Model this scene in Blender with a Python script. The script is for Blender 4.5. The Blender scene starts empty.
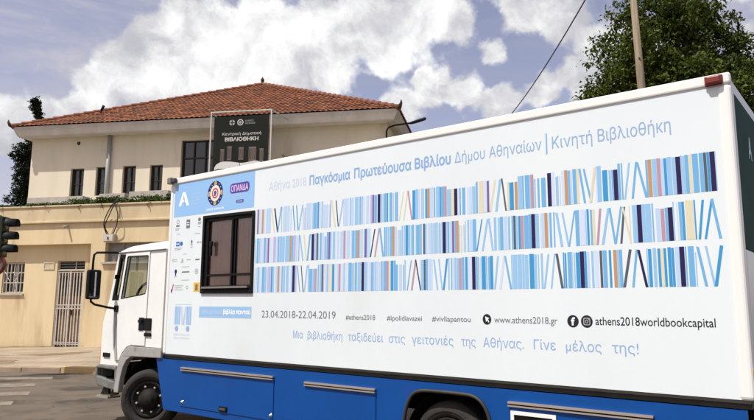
import bpy, bmesh, math, random
import numpy as np
from mathutils import Vector, Matrix
from mathutils.geometry import tessellate_polygon, delaunay_2d_cdt

scene = bpy.context.scene
COL = scene.collection
rad = math.radians

# ------------------------------------------------------------------ camera
cam_d = bpy.data.cameras.new('camera')
cam_d.sensor_width = 36.0
cam_d.lens = 36.0 * 650.0 / 754.0
cam_d.clip_start = 0.05
cam_d.clip_end = 2000.0
cam = bpy.data.objects.new('camera', cam_d)
COL.objects.link(cam)
_p, _r = rad(8.49), 0.0055
_R = Vector((1, 0, 0)); _U = Vector((0, -math.sin(_p), math.cos(_p))); _F = Vector((0, math.cos(_p), math.sin(_p)))
_cr = _R * math.cos(_r) + _U * math.sin(_r)
_cu = _U * math.cos(_r) - _R * math.sin(_r)
cam.matrix_world = Matrix(((_cr.x, _cu.x, -_F.x, 0.0), (_cr.y, _cu.y, -_F.y, 0.0), (_cr.z, _cu.z, -_F.z, 1.62), (0, 0, 0, 1)))
scene.camera = cam

# ------------------------------------------------------------------ light
SUN = Vector((-0.409, -0.292, 0.866)).normalized()
sun_d = bpy.data.lights.new('sun', 'SUN')
sun_d.energy = 4.7
sun_d.angle = rad(0.5)
sun_d.color = (1.0, 0.972, 0.90)
sun = bpy.data.objects.new('sun', sun_d)
COL.objects.link(sun)
sun.rotation_euler = SUN.to_track_quat('Z', 'Y').to_euler()
sun.location = (0, 0, 30)

scene.view_settings.view_transform = 'Standard'
scene.view_settings.look = 'None'
scene.view_settings.gamma = 1.0
scene.view_settings.use_curve_mapping = False
scene.view_settings.exposure = 0.20
scene.cycles.max_bounces = 8
scene.cycles.transparent_max_bounces = 12

# ------------------------------------------------------------------ sky: Nishita air and cumulus, laid out by compass direction
world = bpy.data.worlds.new('World')
scene.world = world
world.use_nodes = True
wt = world.node_tree
for n_ in list(wt.nodes): wt.nodes.remove(n_)
def wn(t, **kw):
    n = wt.nodes.new(t)
    for k, v in kw.items(): setattr(n, k, v)
    return n
def wmath(op, a, b=None, clamp=False):
    n = wn('ShaderNodeMath', operation=op, use_clamp=clamp)
    for i, v in enumerate((a, b)):
        if v is None: continue
        if isinstance(v, (int, float)): n.inputs[i].default_value = v
        else: wt.links.new(v, n.inputs[i])
    return n.outputs[0]
def wmix(fac, a, b):
    n = wn('ShaderNodeMix', data_type='RGBA')
    for i, v in ((0, fac), (6, a), (7, b)):
        if isinstance(v, (int, float)): n.inputs[i].default_value = v
        elif isinstance(v, tuple): n.inputs[i].default_value = (*v, 1.0)
        else: wt.links.new(v, n.inputs[i])
    return n.outputs[2]
def wnoise(vec, scale, detail, rough, dist=0.0):
    n = wn('ShaderNodeTexNoise')
    n.inputs['Scale'].default_value = scale; n.inputs['Detail'].default_value = detail
    n.inputs['Roughness'].default_value = rough; n.inputs['Distortion'].default_value = dist
    wt.links.new(vec, n.inputs['Vector'])
    return n.outputs['Fac']
SKY_STRENGTH = 0.1
sky = wn('ShaderNodeTexSky', sky_type='NISHITA', sun_disc=False)
sky.sun_elevation = rad(60.0)
sky.sun_rotation = rad(234.5)
sky.air_density = 1.0; sky.dust_density = 1.5; sky.ozone_density = 1.5
tc = wn('ShaderNodeTexCoord')
D = tc.outputs['Generated']
# warp the direction a little so the cloud outlines billow
def warp(vec, scale, amount):
    n = wn('ShaderNodeTexNoise')
    n.inputs['Scale'].default_value = scale; n.inputs['Detail'].default_value = 5.0; n.inputs['Roughness'].default_value = 0.55
    wt.links.new(vec, n.inputs['Vector'])
    s = wn('ShaderNodeVectorMath', operation='SUBTRACT'); wt.links.new(n.outputs['Color'], s.inputs[0]); s.inputs[1].default_value = (0.5, 0.5, 0.5)
    m = wn('ShaderNodeVectorMath', operation='SCALE'); wt.links.new(s.outputs[0], m.inputs[0]); m.inputs['Scale'].default_value = amount
    a = wn('ShaderNodeVectorMath', operation='ADD'); wt.links.new(vec, a.inputs[0]); wt.links.new(m.outputs[0], a.inputs[1])
    return a.outputs[0]
DW = warp(warp(D, 9.0, 0.075), 30.0, 0.020)
# (azimuth, elevation, angular radius) of each cumulus head, degrees
HEADS = [
    (-30.35, 13.46, 2.29, 1), (-28.16, 14.07, 1.76, 1), (-26.03, 14.81, 2.29, 1), (-24.49, 16.44, 2.12, 1), (-23.97, 17.69, 2.29, 1), (-21.88, 19.32, 3.0, 1), (-18.99, 21.52, 3.0, 1), (-19.21, 18.27, 3.53, 1), (-15.94, 19.83, 3.97, 1), (-14.81, 23.19, 2.64, 0.85), (-17.83, 23.25, 2.12, 0.9), (-11.65, 21.44, 3.97, 1), (-10.71, 24.99, 1.94, 0.6), (-7.6, 21.28, 2.82, 1), (-3.98, 23.49, 3.53, 1), (-4.39, 20.4, 2.29, 1), (-0.28, 24.62, 3.7, 1), (3.9, 24.91, 3.17, 1), (7.13, 24.0, 2.47, 0.9), (0.66, 21.9, 1.94, 0.85), (5.7, 19.32, 2.12, 1), (8.22, 18.64, 2.12, 1), (4.34, 20.28, 1.23, 0.9), (2.05, 17.06, 2.47, 1), (11.04, 17.16, 2.12, 1), (14.53, 17.63, 1.94, 0.8), (10.7, 21.61, 1.76, 0.75), (13.01, 24.44, 2.29, 0.75), (16.51, 24.35, 2.47, 0.8), (15.26, 18.82, 1.41, 0.85), (17.33, 19.71, 1.76, 0.8), (18.75, 17.7, 1.94, 0.9), (19.27, 21.91, 1.59, 0.7), (31.34, 20.21, 1.41, 0.8), (30.32, 24.06, 1.76, 0.7), (30.89, 14.31, 2.64, 0.9), (22.9, 20.04, 3.53, 0.6), 
]
def blob_sum(heads, vec):
    acc = None
    for az, el, r, w in heads:
        c = Vector((math.sin(rad(az)) * math.cos(rad(el)), math.cos(rad(az)) * math.cos(rad(el)), math.sin(rad(el))))
        d = wn('ShaderNodeVectorMath', operation='DISTANCE'); wt.links.new(vec, d.inputs[0]); d.inputs[1].default_value = c
        m = wn('ShaderNodeMapRange', interpolation_type='SMOOTHSTEP')
        wt.links.new(d.outputs['Value'], m.inputs['Value'])
        m.inputs['From Min'].default_value = 0.0; m.inputs['From Max'].default_value = rad(r) * 1.25
        m.inputs['To Min'].default_value = w; m.inputs['To Max'].default_value = 0.0
        acc = m.outputs[0] if acc is None else wmath('MAXIMUM', wmath('ADD', wmath('MULTIPLY', acc, 0.55), m.outputs[0]), acc)
    return acc
heads = blob_sum(HEADS, DW)
n_mid = wnoise(D, 6.0, 8.0, 0.6, 0.3)
n_fine = wnoise(D, 22.0, 6.0, 0.6, 0.2)
# elsewhere on the dome: broken cloud of the same size
sepd = wn('ShaderNodeSeparateXYZ'); wt.links.new(D, sepd.inputs[0])
back = wn('ShaderNodeMapRange'); wt.links.new(sepd.outputs['Y'], back.inputs['Value'])
back.inputs['From Min'].default_value = 0.85; back.inputs['From Max'].default_value = 0.45
back.inputs['To Min'].default_value = 0.0; back.inputs['To Max'].default_value = 0.12
dens = wmath('ADD', heads, wmath('MULTIPLY', wmath('SUBTRACT', n_mid, 0.5), 1.5))
dens = wmath('ADD', dens, wmath('MULTIPLY', wmath('SUBTRACT', n_fine, 0.5), 0.75))
dens = wmath('ADD', dens, back.outputs[0])
cm = wn('ShaderNodeMapRange', interpolation_type='SMOOTHSTEP'); wt.links.new(dens, cm.inputs['Value'])
cm.inputs['From Min'].default_value = 0.02; cm.inputs['From Max'].default_value = 0.36
cloud_mask = cm.outputs[0]
# cloud light: bright billows over mauve-grey bellies
shade_v = wn('ShaderNodeVectorMath', operation='ADD'); wt.links.new(DW, shade_v.inputs[0]); shade_v.inputs[1].default_value = (-0.020, 0.0, 0.026)
n_a = wnoise(DW, 8.5, 7.0, 0.60, 0.25); n_b = wnoise(shade_v.outputs[0], 8.5, 7.0, 0.60, 0.25)
n_big = wnoise(D, 4.0, 3.0, 0.5, 0.0)
lit = wmath('ADD', wmath('MULTIPLY', wmath('SUBTRACT', n_a, n_b), 2.3), wmath('ADD', wmath('MULTIPLY', n_big, 1.1), wmath('MULTIPLY', dens, 0.10)))
lm = wn('ShaderNodeMapRange', interpolation_type='SMOOTHSTEP'); wt.links.new(lit, lm.inputs['Value'])
lm.inputs['From Min'].default_value = 0.18; lm.inputs['From Max'].default_value = 1.12
cloud_col = wmix(lm.outputs[0], (4.75, 4.75, 5.2), (9.3, 9.3, 9.2))
# thin high veil
mp = wn('ShaderNodeMapping'); wt.links.new(D, mp.inputs['Vector']); mp.inputs['Scale'].default_value = (2.2, 2.2, 8.0)
n_veil = wnoise(mp.outputs[0], 2.4, 7.0, 0.6, 0.5)
vm = wn('ShaderNodeMapRange', interpolation_type='SMOOTHSTEP'); wt.links.new(n_veil, vm.inputs['Value'])
vm.inputs['From Min'].default_value = 0.36; vm.inputs['From Max'].default_value = 0.74
vm.inputs['To Min'].default_value = 0.15; vm.inputs['To Max'].default_value = 0.85
veil_w = blob_sum([(-27, 21, 15, 1.2), (-14, 25, 8, 0.8), (27, 21, 9, 0.8)], D)
veil_f = wmath('MULTIPLY', vm.outputs[0], wmath('ADD', 0.30, wmath('MULTIPLY', veil_w, 0.85)), clamp=True)
tint = wn('ShaderNodeMix', data_type='RGBA', blend_type='MULTIPLY'); tint.inputs[0].default_value = 1.0
wt.links.new(sky.outputs[0], tint.inputs[6]); tint.inputs[7].default_value = (1.82, 1.34, 1.24, 1)
airc = wmix(veil_f, tint.outputs[2], (4.9, 4.8, 5.5))
final = wmix(cloud_mask, airc, cloud_col)
bg = wn('ShaderNodeBackground'); bg.inputs['Strength'].default_value = SKY_STRENGTH
wt.links.new(final, bg.inputs['Color'])
wo = wn('ShaderNodeOutputWorld'); wt.links.new(bg.outputs[0], wo.inputs['Surface'])

# ------------------------------------------------------------------ materials
MATS = {}
def mat(name, col, rough=0.6, metal=0.0, spec=0.5, coat=0.0):
    m = bpy.data.materials.new(name); m.use_nodes = True
    b = m.node_tree.nodes['Principled BSDF']
    b.inputs['Base Color'].default_value = (*col, 1); b.inputs['Roughness'].default_value = rough
    b.inputs['Metallic'].default_value = metal; b.inputs['Specular IOR Level'].default_value = spec
    b.inputs['Coat Weight'].default_value = coat
    MATS[name] = m
    return m
def varied(name, c1, c2, scale=4.0, rough=0.75, bump=0.0, bscale=60.0, detail=6.0, lo=0.35, hi=0.65, dirt=None, dscale=0.7, dlo=0.55, dhi=0.75, stretch=(1, 1, 1), spec=0.4, metal=0.0):
    """two tones blended by object-space noise, optional darker stains, optional bump"""
    m = mat(name, c1, rough, metal, spec); nt = m.node_tree; b = nt.nodes['Principled BSDF']
    t = nt.nodes.new('ShaderNodeTexCoord')
    mpn = nt.nodes.new('ShaderNodeMapping'); mpn.inputs['Scale'].default_value = stretch
    nt.links.new(t.outputs['Object'], mpn.inputs['Vector'])
    def noise(s, d=6.0):
        n = nt.nodes.new('ShaderNodeTexNoise'); n.inputs['Scale'].default_value = s; n.inputs['Detail'].default_value = d; n.inputs['Roughness'].default_value = 0.6
        nt.links.new(mpn.outputs[0], n.inputs['Vector']); return n.outputs['Fac']
    def rng(f, a, c):
        r = nt.nodes.new('ShaderNodeMapRange'); r.interpolation_type = 'SMOOTHSTEP'; nt.links.new(f, r.inputs['Value'])
        r.inputs['From Min'].default_value = a; r.inputs['From Max'].default_value = c; return r.outputs[0]
    def mix(f, a, c):
        x = nt.nodes.new('ShaderNodeMix'); x.data_type = 'RGBA'; nt.links.new(f, x.inputs[0])
        for i, v in ((6, a), (7, c)):
            if isinstance(v, tuple): x.inputs[i].default_value = (*v, 1)
            else: nt.links.new(v, x.inputs[i])
        return x.outputs[2]
    c = mix(rng(noise(scale, detail), lo, hi), c1, c2)
    if dirt: c = mix(rng(noise(dscale, 9.0), dlo, dhi), c, dirt)
    nt.links.new(c, b.inputs['Base Color'])
    if bump:
        bp = nt.nodes.new('ShaderNodeBump'); bp.inputs['Strength'].default_value = bump; bp.inputs['Distance'].default_value = 0.02
        nt.links.new(noise(bscale, 4.0), bp.inputs['Height']); nt.links.new(bp.outputs[0], b.inputs['Normal'])
    return m
def foliage(name, dark, light, trans=0.25):
    m = mat(name, dark, 0.6, 0, 0.14); nt = m.node_tree; b = nt.nodes['Principled BSDF']
    g = nt.nodes.new('ShaderNodeNewGeometry')
    x = nt.nodes.new('ShaderNodeMix'); x.data_type = 'RGBA'
    nt.links.new(g.outputs['Random Per Island'], x.inputs[0]); x.inputs[6].default_value = (*dark, 1); x.inputs[7].default_value = (*light, 1)
    nt.links.new(x.outputs[2], b.inputs['Base Color'])
    tr = nt.nodes.new('ShaderNodeBsdfTranslucent'); nt.links.new(x.outputs[2], tr.inputs['Color'])
    ms = nt.nodes.new('ShaderNodeMixShader'); ms.inputs[0].default_value = trans
    out = nt.nodes['Material Output']
    nt.links.new(b.outputs[0], ms.inputs[1]); nt.links.new(tr.outputs[0], ms.inputs[2]); nt.links.new(ms.outputs[0], out.inputs['Surface'])
    return m
def glass(name, tintc, refl=0.12, rough=0.02):
    m = bpy.data.materials.new(name); m.use_nodes = True; nt = m.node_tree
    for n in list(nt.nodes): nt.nodes.remove(n)
    t = nt.nodes.new('ShaderNodeBsdfTransparent'); t.inputs[0].default_value = (*tintc, 1)
    g = nt.nodes.new('ShaderNodeBsdfGlossy'); g.inputs['Roughness'].default_value = rough
    f = nt.nodes.new('ShaderNodeFresnel'); f.inputs['IOR'].default_value = 1.5
    a = nt.nodes.new('ShaderNodeMath'); a.operation = 'ADD'; nt.links.new(f.outputs[0], a.inputs[0]); a.inputs[1].default_value = refl - 0.04; a.use_clamp = True
    ms = nt.nodes.new('ShaderNodeMixShader'); nt.links.new(a.outputs[0], ms.inputs[0]); nt.links.new(t.outputs[0], ms.inputs[1]); nt.links.new(g.outputs[0], ms.inputs[2])
    o = nt.nodes.new('ShaderNodeOutputMaterial'); nt.links.new(ms.outputs[0], o.inputs['Surface'])
    return m

M_white = varied('white paint', (0.675, 0.735, 0.755), (0.645, 0.705, 0.73), 0.7, 0.32, dirt=(0.61, 0.64, 0.655), dscale=0.9, dlo=0.52, dhi=0.85, stretch=(1, 1, 0.35), spec=0.5)
M_cabwhite = varied('cab white paint', (0.75, 0.765, 0.75), (0.71, 0.72, 0.70), 2.0, 0.25, dirt=(0.60, 0.56, 0.50), dscale=2.2, dlo=0.60, dhi=0.85)
M_trim = mat('box trim white', (0.745, 0.755, 0.735), 0.35)
M_blue = varied('blue skirt paint', (0.0, 0.052, 0.235), (0.0, 0.058, 0.26), 1.6, 0.42, spec=0.3, dirt=(0.012, 0.05, 0.22), dscale=2.0, dlo=0.58, dhi=0.8)
M_header = mat('pale blue vinyl', (0.25, 0.46, 0.74), 0.35)
M_label = mat('blue label vinyl', (0.27, 0.46, 0.70), 0.35)
M_green = varied('dark green vinyl', (0.008, 0.045, 0.036), (0.012, 0.055, 0.045), 2.0, 0.7, spec=0.1)
M_black = mat('black plastic', (0.006, 0.006, 0.006), 0.55, 0, 0.18)
M_rubber = varied('tyre rubber', (0.014, 0.013, 0.012), (0.026, 0.023, 0.020), 6.0, 0.85, bump=0.4, bscale=30)
M_dark = mat('dark underside', (0.006, 0.0055, 0.005), 0.95, 0, 0.1)
M_rail = varied('dark rail rubber', (0.020, 0.019, 0.016), (0.035, 0.032, 0.026), 3.0, 0.6)
M_grey = varied('grey bumper plastic', (0.29, 0.285, 0.27), (0.34, 0.33, 0.31), 5.0, 0.5, dirt=(0.14, 0.12, 0.10), dscale=4.0)
M_darkgrey = mat('dark grey plastic', (0.06, 0.06, 0.06), 0.6)
M_alu = mat('aluminium', (0.55, 0.50, 0.44), 0.35, 0.7)
M_chrome = mat('bright metal', (0.75, 0.74, 0.72), 0.2, 0.9)
M_orange = mat('orange lens', (0.65, 0.13, 0.015), 0.25)
M_redlens = mat('red lens', (0.15, 0.012, 0.008), 0.4)
M_unlit = mat('unlit lens', (0.02, 0.018, 0.015), 0.3)
M_greylens = mat('grey lens', (0.16, 0.14, 0.12), 0.4)
M_yellow = mat('yellow', (0.75, 0.42, 0.02), 0.5)
M_hub = varied('dark wheel paint', (0.009, 0.0085, 0.008), (0.020, 0.018, 0.015), 8.0, 0.7, spec=0.15)
M_bumper = varied('dark grey bumper', (0.13, 0.127, 0.12), (0.18, 0.172, 0.16), 5.0, 0.55, dirt=(0.08, 0.07, 0.055), dscale=4.0)
M_cabglass = glass('cab glass', (0.72, 0.78, 0.74), 0.10)
M_winglass = glass('window glass', (0.84, 0.80, 0.77), 0.09)
M_darkglass = mat('dark glass', (0.015, 0.017, 0.018), 0.06, 0, 0.8)
M_mirror = mat('mirror glass', (0.10, 0.10, 0.11), 0.05, 1.0)
M_oldtile = mat('dark old tile', (0.045, 0.022, 0.014), 0.9)
M_curtain = varied('pink brown curtain', (0.60, 0.43, 0.38), (0.52, 0.36, 0.32), 3.0, 0.85)
M_seat = mat('seat cloth', (0.03, 0.03, 0.035), 0.9)

M_cream = varied('cream stucco', (0.66, 0.54, 0.335), (0.58, 0.465, 0.28), 1.2, 0.9, bump=0.25, bscale=45, dirt=(0.42, 0.32, 0.19), dscale=1.5, dlo=0.52, dhi=0.72, stretch=(1, 1, 0.16))
M_band = varied('cream cornice', (0.58, 0.475, 0.30), (0.49, 0.395, 0.245), 1.6, 0.9, bump=0.25, bscale=40, dirt=(0.36, 0.25, 0.14), dscale=1.2, dlo=0.55, dhi=0.78, stretch=(1, 1, 0.35))
M_pale = varied('pale stucco', (0.665, 0.605, 0.475), (0.60, 0.545, 0.42), 0.9, 0.9, bump=0.2, bscale=40, dirt=(0.45, 0.38, 0.28), dscale=1.1, dlo=0.54, dhi=0.78, stretch=(1, 1, 0.2))
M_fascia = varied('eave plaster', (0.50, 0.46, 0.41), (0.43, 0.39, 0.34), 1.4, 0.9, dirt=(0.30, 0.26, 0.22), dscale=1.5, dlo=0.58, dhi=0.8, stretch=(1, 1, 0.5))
M_base = varied('stained wall base', (0.34, 0.22, 0.11), (0.52, 0.36, 0.18), 2.0, 0.9)
M_tile = varied('terracotta tile', (0.225, 0.080, 0.032), (0.125, 0.046, 0.022), 3.2, 0.85, detail=8.0, dirt=(0.085, 0.045, 0.030), dscale=1.5, dlo=0.55, dhi=0.72, bump=0.3, bscale=25)
def tile_variation(m, scale):
    nt = m.node_tree; b = nt.nodes['Principled BSDF']; old = b.inputs['Base Color'].links[0].from_socket
    t = nt.nodes.new('ShaderNodeTexCoord'); vo = nt.nodes.new('ShaderNodeTexVoronoi'); vo.inputs['Scale'].default_value = scale; nt.links.new(t.outputs['Object'], vo.inputs['Vector'])
    sp = nt.nodes.new('ShaderNodeSeparateColor'); nt.links.new(vo.outputs['Color'], sp.inputs[0])
    r = nt.nodes.new('ShaderNodeMapRange'); r.inputs['To Min'].default_value = 0.55; r.inputs['To Max'].default_value = 1.5; nt.links.new(sp.outputs[0], r.inputs['Value'])
    x = nt.nodes.new('ShaderNodeMix'); x.data_type = 'RGBA'; x.blend_type = 'MULTIPLY'; x.inputs[0].default_value = 1.0; nt.links.new(old, x.inputs[6]); nt.links.new(r.outputs[0], x.inputs[7])
    nz = nt.nodes.new('ShaderNodeTexNoise'); nz.inputs['Scale'].default_value = 2.2; nz.inputs['Detail'].default_value = 9; nz.inputs['Roughness'].default_value = 0.7; nt.links.new(t.outputs['Object'], nz.inputs['Vector'])
    r2 = nt.nodes.new('ShaderNodeMapRange'); r2.inputs['From Min'].default_value = 0.58; r2.inputs['From Max'].default_value = 0.72; r2.inputs['To Max'].default_value = 0.6; nt.links.new(nz.outputs['Fac'], r2.inputs['Value'])
    y = nt.nodes.new('ShaderNodeMix'); y.data_type = 'RGBA'; nt.links.new(r2.outputs[0], y.inputs[0]); nt.links.new(x.outputs[2], y.inputs[6]); y.inputs[7].default_value = (0.13, 0.085, 0.055, 1); nt.links.new(y.outputs[2], b.inputs['Base Color'])
tile_variation(M_tile, 3.4)
M_ridge = varied('terracotta ridge', (0.24, 0.085, 0.042), (0.14, 0.052, 0.028), 5.0, 0.85)
M_shutter = varied('dark brown shutter', (0.028, 0.021, 0.015), (0.040, 0.030, 0.021), 6.0, 0.6)
M_pipe = mat('grey pipe', (0.30, 0.31, 0.30), 0.5)
M_conc = varied('pale concrete', (0.46, 0.42, 0.37), (0.36, 0.33, 0.28), 3.0, 0.9, bump=0.3, dirt=(0.24, 0.21, 0.17), dscale=2.5)
M_iron = varied('white painted iron', (0.53, 0.49, 0.43), (0.45, 0.40, 0.34), 8.0, 0.6)
M_door = varied('brown door', (0.30, 0.20, 0.12), (0.24, 0.155, 0.09), 4.0, 0.7)
M_greyframe = varied('grey shutter', (0.30, 0.285, 0.27), (0.24, 0.23, 0.215), 5.0, 0.6)
M_asphalt = varied('asphalt', (0.094, 0.075, 0.054), (0.140, 0.112, 0.081), 1.1, 0.9, bump=0.5, bscale=70, detail=10, dirt=(0.050, 0.040, 0.030), dscale=0.55, dlo=0.50, dhi=0.62)
M_pave = varied('paving', (0.345, 0.285, 0.205), (0.27, 0.22, 0.155), 1.0, 0.9, bump=0.3, bscale=30, dirt=(0.24, 0.17, 0.115), dscale=0.55, dlo=0.50, dhi=0.66, stretch=(0.6, 1.3, 1))
M_kerb = varied('kerb stone', (0.36, 0.27, 0.19), (0.26, 0.19, 0.13), 2.0, 0.9, bump=0.3)
M_kerby = varied('yellow kerb', (0.52, 0.37, 0.15), (0.42, 0.30, 0.15), 5.0, 0.9)
M_darkpave = varied('dark paving', (0.17, 0.115, 0.075), (0.23, 0.16, 0.105), 2.5, 0.85)
M_wood = varied('weathered pole wood', (0.27, 0.215, 0.150), (0.18, 0.140, 0.098), 6.0, 0.9, bump=0.5, bscale=20, stretch=(3, 3, 0.25), dirt=(0.14, 0.10, 0.07), dscale=3.0, dlo=0.60, dhi=0.75)
M_bark = varied('bark', (0.10, 0.075, 0.055), (0.06, 0.045, 0.033), 5.0, 0.95, bump=0.6, bscale=12, stretch=(2, 2, 0.5))
M_banner = mat('banner dark green', (0.012, 0.014, 0.011), 0.8, 0, 0.12)
M_bannertext = mat('banner text', (0.52, 0.50, 0.48), 0.6)
M_bannerdim = mat('banner dim text', (0.30, 0.30, 0.28), 0.6)
M_bannerpage = mat('banner page', (0.55, 0.54, 0.52), 0.6)
M_bannerstone = mat('banner columns', (0.115, 0.085, 0.070), 0.6)
M_frame = mat('white steel frame', (0.50, 0.48, 0.44), 0.45)
M_signal = mat('signal housing', (0.009, 0.012, 0.010), 0.55, 0, 0.25)
M_signalgreen = mat('signal body', (0.022, 0.028, 0.018), 0.6, 0, 0.25)
M_signred = varied('sign red', (0.20, 0.035, 0.02), (0.11, 0.03, 0.02), 20.0, 0.6)
M_signdark = varied('sign centre', (0.10, 0.05, 0.04), (0.16, 0.11, 0.09), 30.0, 0.6)
M_leaf = foliage('broad leaf', (0.018, 0.034, 0.005), (0.105, 0.130, 0.020), 0.24)
M_leaf2 = foliage('dark needle', (0.008, 0.012, 0.006), (0.020, 0.026, 0.011), 0.08)
M_leaf3 = foliage('hedge leaf', (0.030, 0.055, 0.012), (0.10, 0.14, 0.035), 0.25)
M_wire = mat('wire', (0.03, 0.03, 0.04), 0.6)
M_glassint = mat('dark interior', (0.02, 0.018, 0.016), 0.9)

def add_cracks(m, scale, col, width):
    nt = m.node_tree; b = nt.nodes['Principled BSDF']; old = b.inputs['Base Color'].links[0].from_socket
    t = nt.nodes.new('ShaderNodeTexCoord'); nz = nt.nodes.new('ShaderNodeTexNoise'); nz.inputs['Scale'].default_value = 1.5; nz.inputs['Detail'].default_value = 6; nt.links.new(t.outputs['Object'], nz.inputs['Vector'])
    mx = nt.nodes.new('ShaderNodeMix'); mx.data_type = 'RGBA'; mx.blend_type = 'ADD'; mx.inputs[0].default_value = 0.8; nt.links.new(t.outputs['Object'], mx.inputs[6]); nt.links.new(nz.outputs['Color'], mx.inputs[7])
    vo = nt.nodes.new('ShaderNodeTexVoronoi'); vo.feature = 'DISTANCE_TO_EDGE'; vo.inputs['Scale'].default_value = scale; nt.links.new(mx.outputs[2], vo.inputs['Vector'])
    r = nt.nodes.new('ShaderNodeMapRange'); r.inputs['From Min'].default_value = width; r.inputs['From Max'].default_value = width * 2.2; nt.links.new(vo.outputs['Distance'], r.inputs['Value'])
    x = nt.nodes.new('ShaderNodeMix'); x.data_type = 'RGBA'; nt.links.new(r.outputs[0], x.inputs[0]); x.inputs[6].default_value = (*col, 1); nt.links.new(old, x.inputs[7]); nt.links.new(x.outputs[2], b.inputs['Base Color'])
add_cracks(M_asphalt, 0.32, (0.066, 0.053, 0.040), 0.0032)
def add_slabs(m, w, h, col):
    nt = m.node_tree; b = nt.nodes['Principled BSDF']; old = b.inputs['Base Color'].links[0].from_socket
    t = nt.nodes.new('ShaderNodeTexCoord'); br = nt.nodes.new('ShaderNodeTexBrick'); br.offset = 0.5; br.inputs['Scale'].default_value = 1.0; br.inputs['Brick Width'].default_value = w; br.inputs['Row Height'].default_value = h; br.inputs['Mortar Size'].default_value = 0.012
    br.inputs['Color1'].default_value = (0.86, 0.86, 0.86, 1); br.inputs['Color2'].default_value = (1.08, 1.06, 1.04, 1); br.inputs['Mortar'].default_value = (*col, 1); nt.links.new(t.outputs['Object'], br.inputs['Vector'])
    x = nt.nodes.new('ShaderNodeMix'); x.data_type = 'RGBA'; x.blend_type = 'MULTIPLY'; x.inputs[0].default_value = 1.0; nt.links.new(old, x.inputs[6]); nt.links.new(br.outputs['Color'], x.inputs[7]); nt.links.new(x.outputs[2], b.inputs['Base Color'])
add_slabs(M_pave, 0.62, 0.62, (0.62, 0.58, 0.52))

def paint_worn(name, paint, base):
    m = mat(name, paint, 0.85); nt = m.node_tree
    t = nt.nodes.new('ShaderNodeTexCoord'); n = nt.nodes.new('ShaderNodeTexNoise'); n.inputs['Scale'].default_value = 3.2; n.inputs['Detail'].default_value = 10; n.inputs['Roughness'].default_value = 0.7
    nt.links.new(t.outputs['Object'], n.inputs['Vector'])
    r = nt.nodes.new('ShaderNodeMapRange'); r.inputs['From Min'].default_value = 0.38; r.inputs['From Max'].default_value = 0.66; nt.links.new(n.outputs['Fac'], r.inputs['Value'])
    x = nt.nodes.new('ShaderNodeMix'); x.data_type = 'RGBA'; nt.links.new(r.outputs[0], x.inputs[0]); x.inputs[6].default_value = (*base, 1); x.inputs[7].default_value = (*paint, 1)
    nt.links.new(x.outputs[2], nt.nodes['Principled BSDF'].inputs['Base Color'])
    return m
M_stripe = paint_worn('worn road paint', (0.27, 0.225, 0.172), (0.125, 0.10, 0.074))
def flat(name, col, rough=0.5): return mat(name, col, rough, 0.0, 0.18)
BOOK = [flat('book pale blue', (0.42, 0.56, 0.76)), flat('book light blue', (0.15, 0.38, 0.64)), flat('book sky blue', (0.26, 0.47, 0.70)), flat('book mid blue', (0.045, 0.27, 0.55)),
        flat('book navy', (0.018, 0.014, 0.075)), flat('book orange', (0.46, 0.26, 0.13)), flat('book mauve', (0.42, 0.26, 0.33)), flat('book cream', (0.62, 0.58, 0.42)),
        flat('book purple', (0.17, 0.10, 0.28)), flat('book slate', (0.075, 0.10, 0.135)), flat('book ice', (0.52, 0.61, 0.77)), flat('book lilac', (0.40, 0.40, 0.64))]
T_pale = flat('ink pale blue', (0.50, 0.58, 0.72)); T_mid = flat('ink mid blue', (0.22, 0.37, 0.62)); T_thin = flat('ink blue', (0.255, 0.39, 0.60))
T_black = flat('ink black', (0.02, 0.02, 0.025)); T_grey = flat('ink grey', (0.16, 0.16, 0.18)); T_white = flat('ink white', (0.80, 0.82, 0.84)); T_palewhite = flat('ink pale white', (0.48, 0.62, 0.80))
T_navy = flat('ink navy', (0.012, 0.02, 0.12)); T_gold = flat('ink gold', (0.45, 0.33, 0.12)); T_cream = flat('ink cream', (0.72, 0.66, 0.58)); T_crimson = flat('ink crimson', (0.40, 0.04, 0.06))
T_purple = flat('ink purple', (0.085, 0.055, 0.30)); T_pink = flat('ink pink', (0.66, 0.48, 0.72)); T_lightgrey = flat('ink light grey', (0.36, 0.37, 0.40)); T_blue = flat('ink blue logo', (0.03, 0.12, 0.42))

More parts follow.
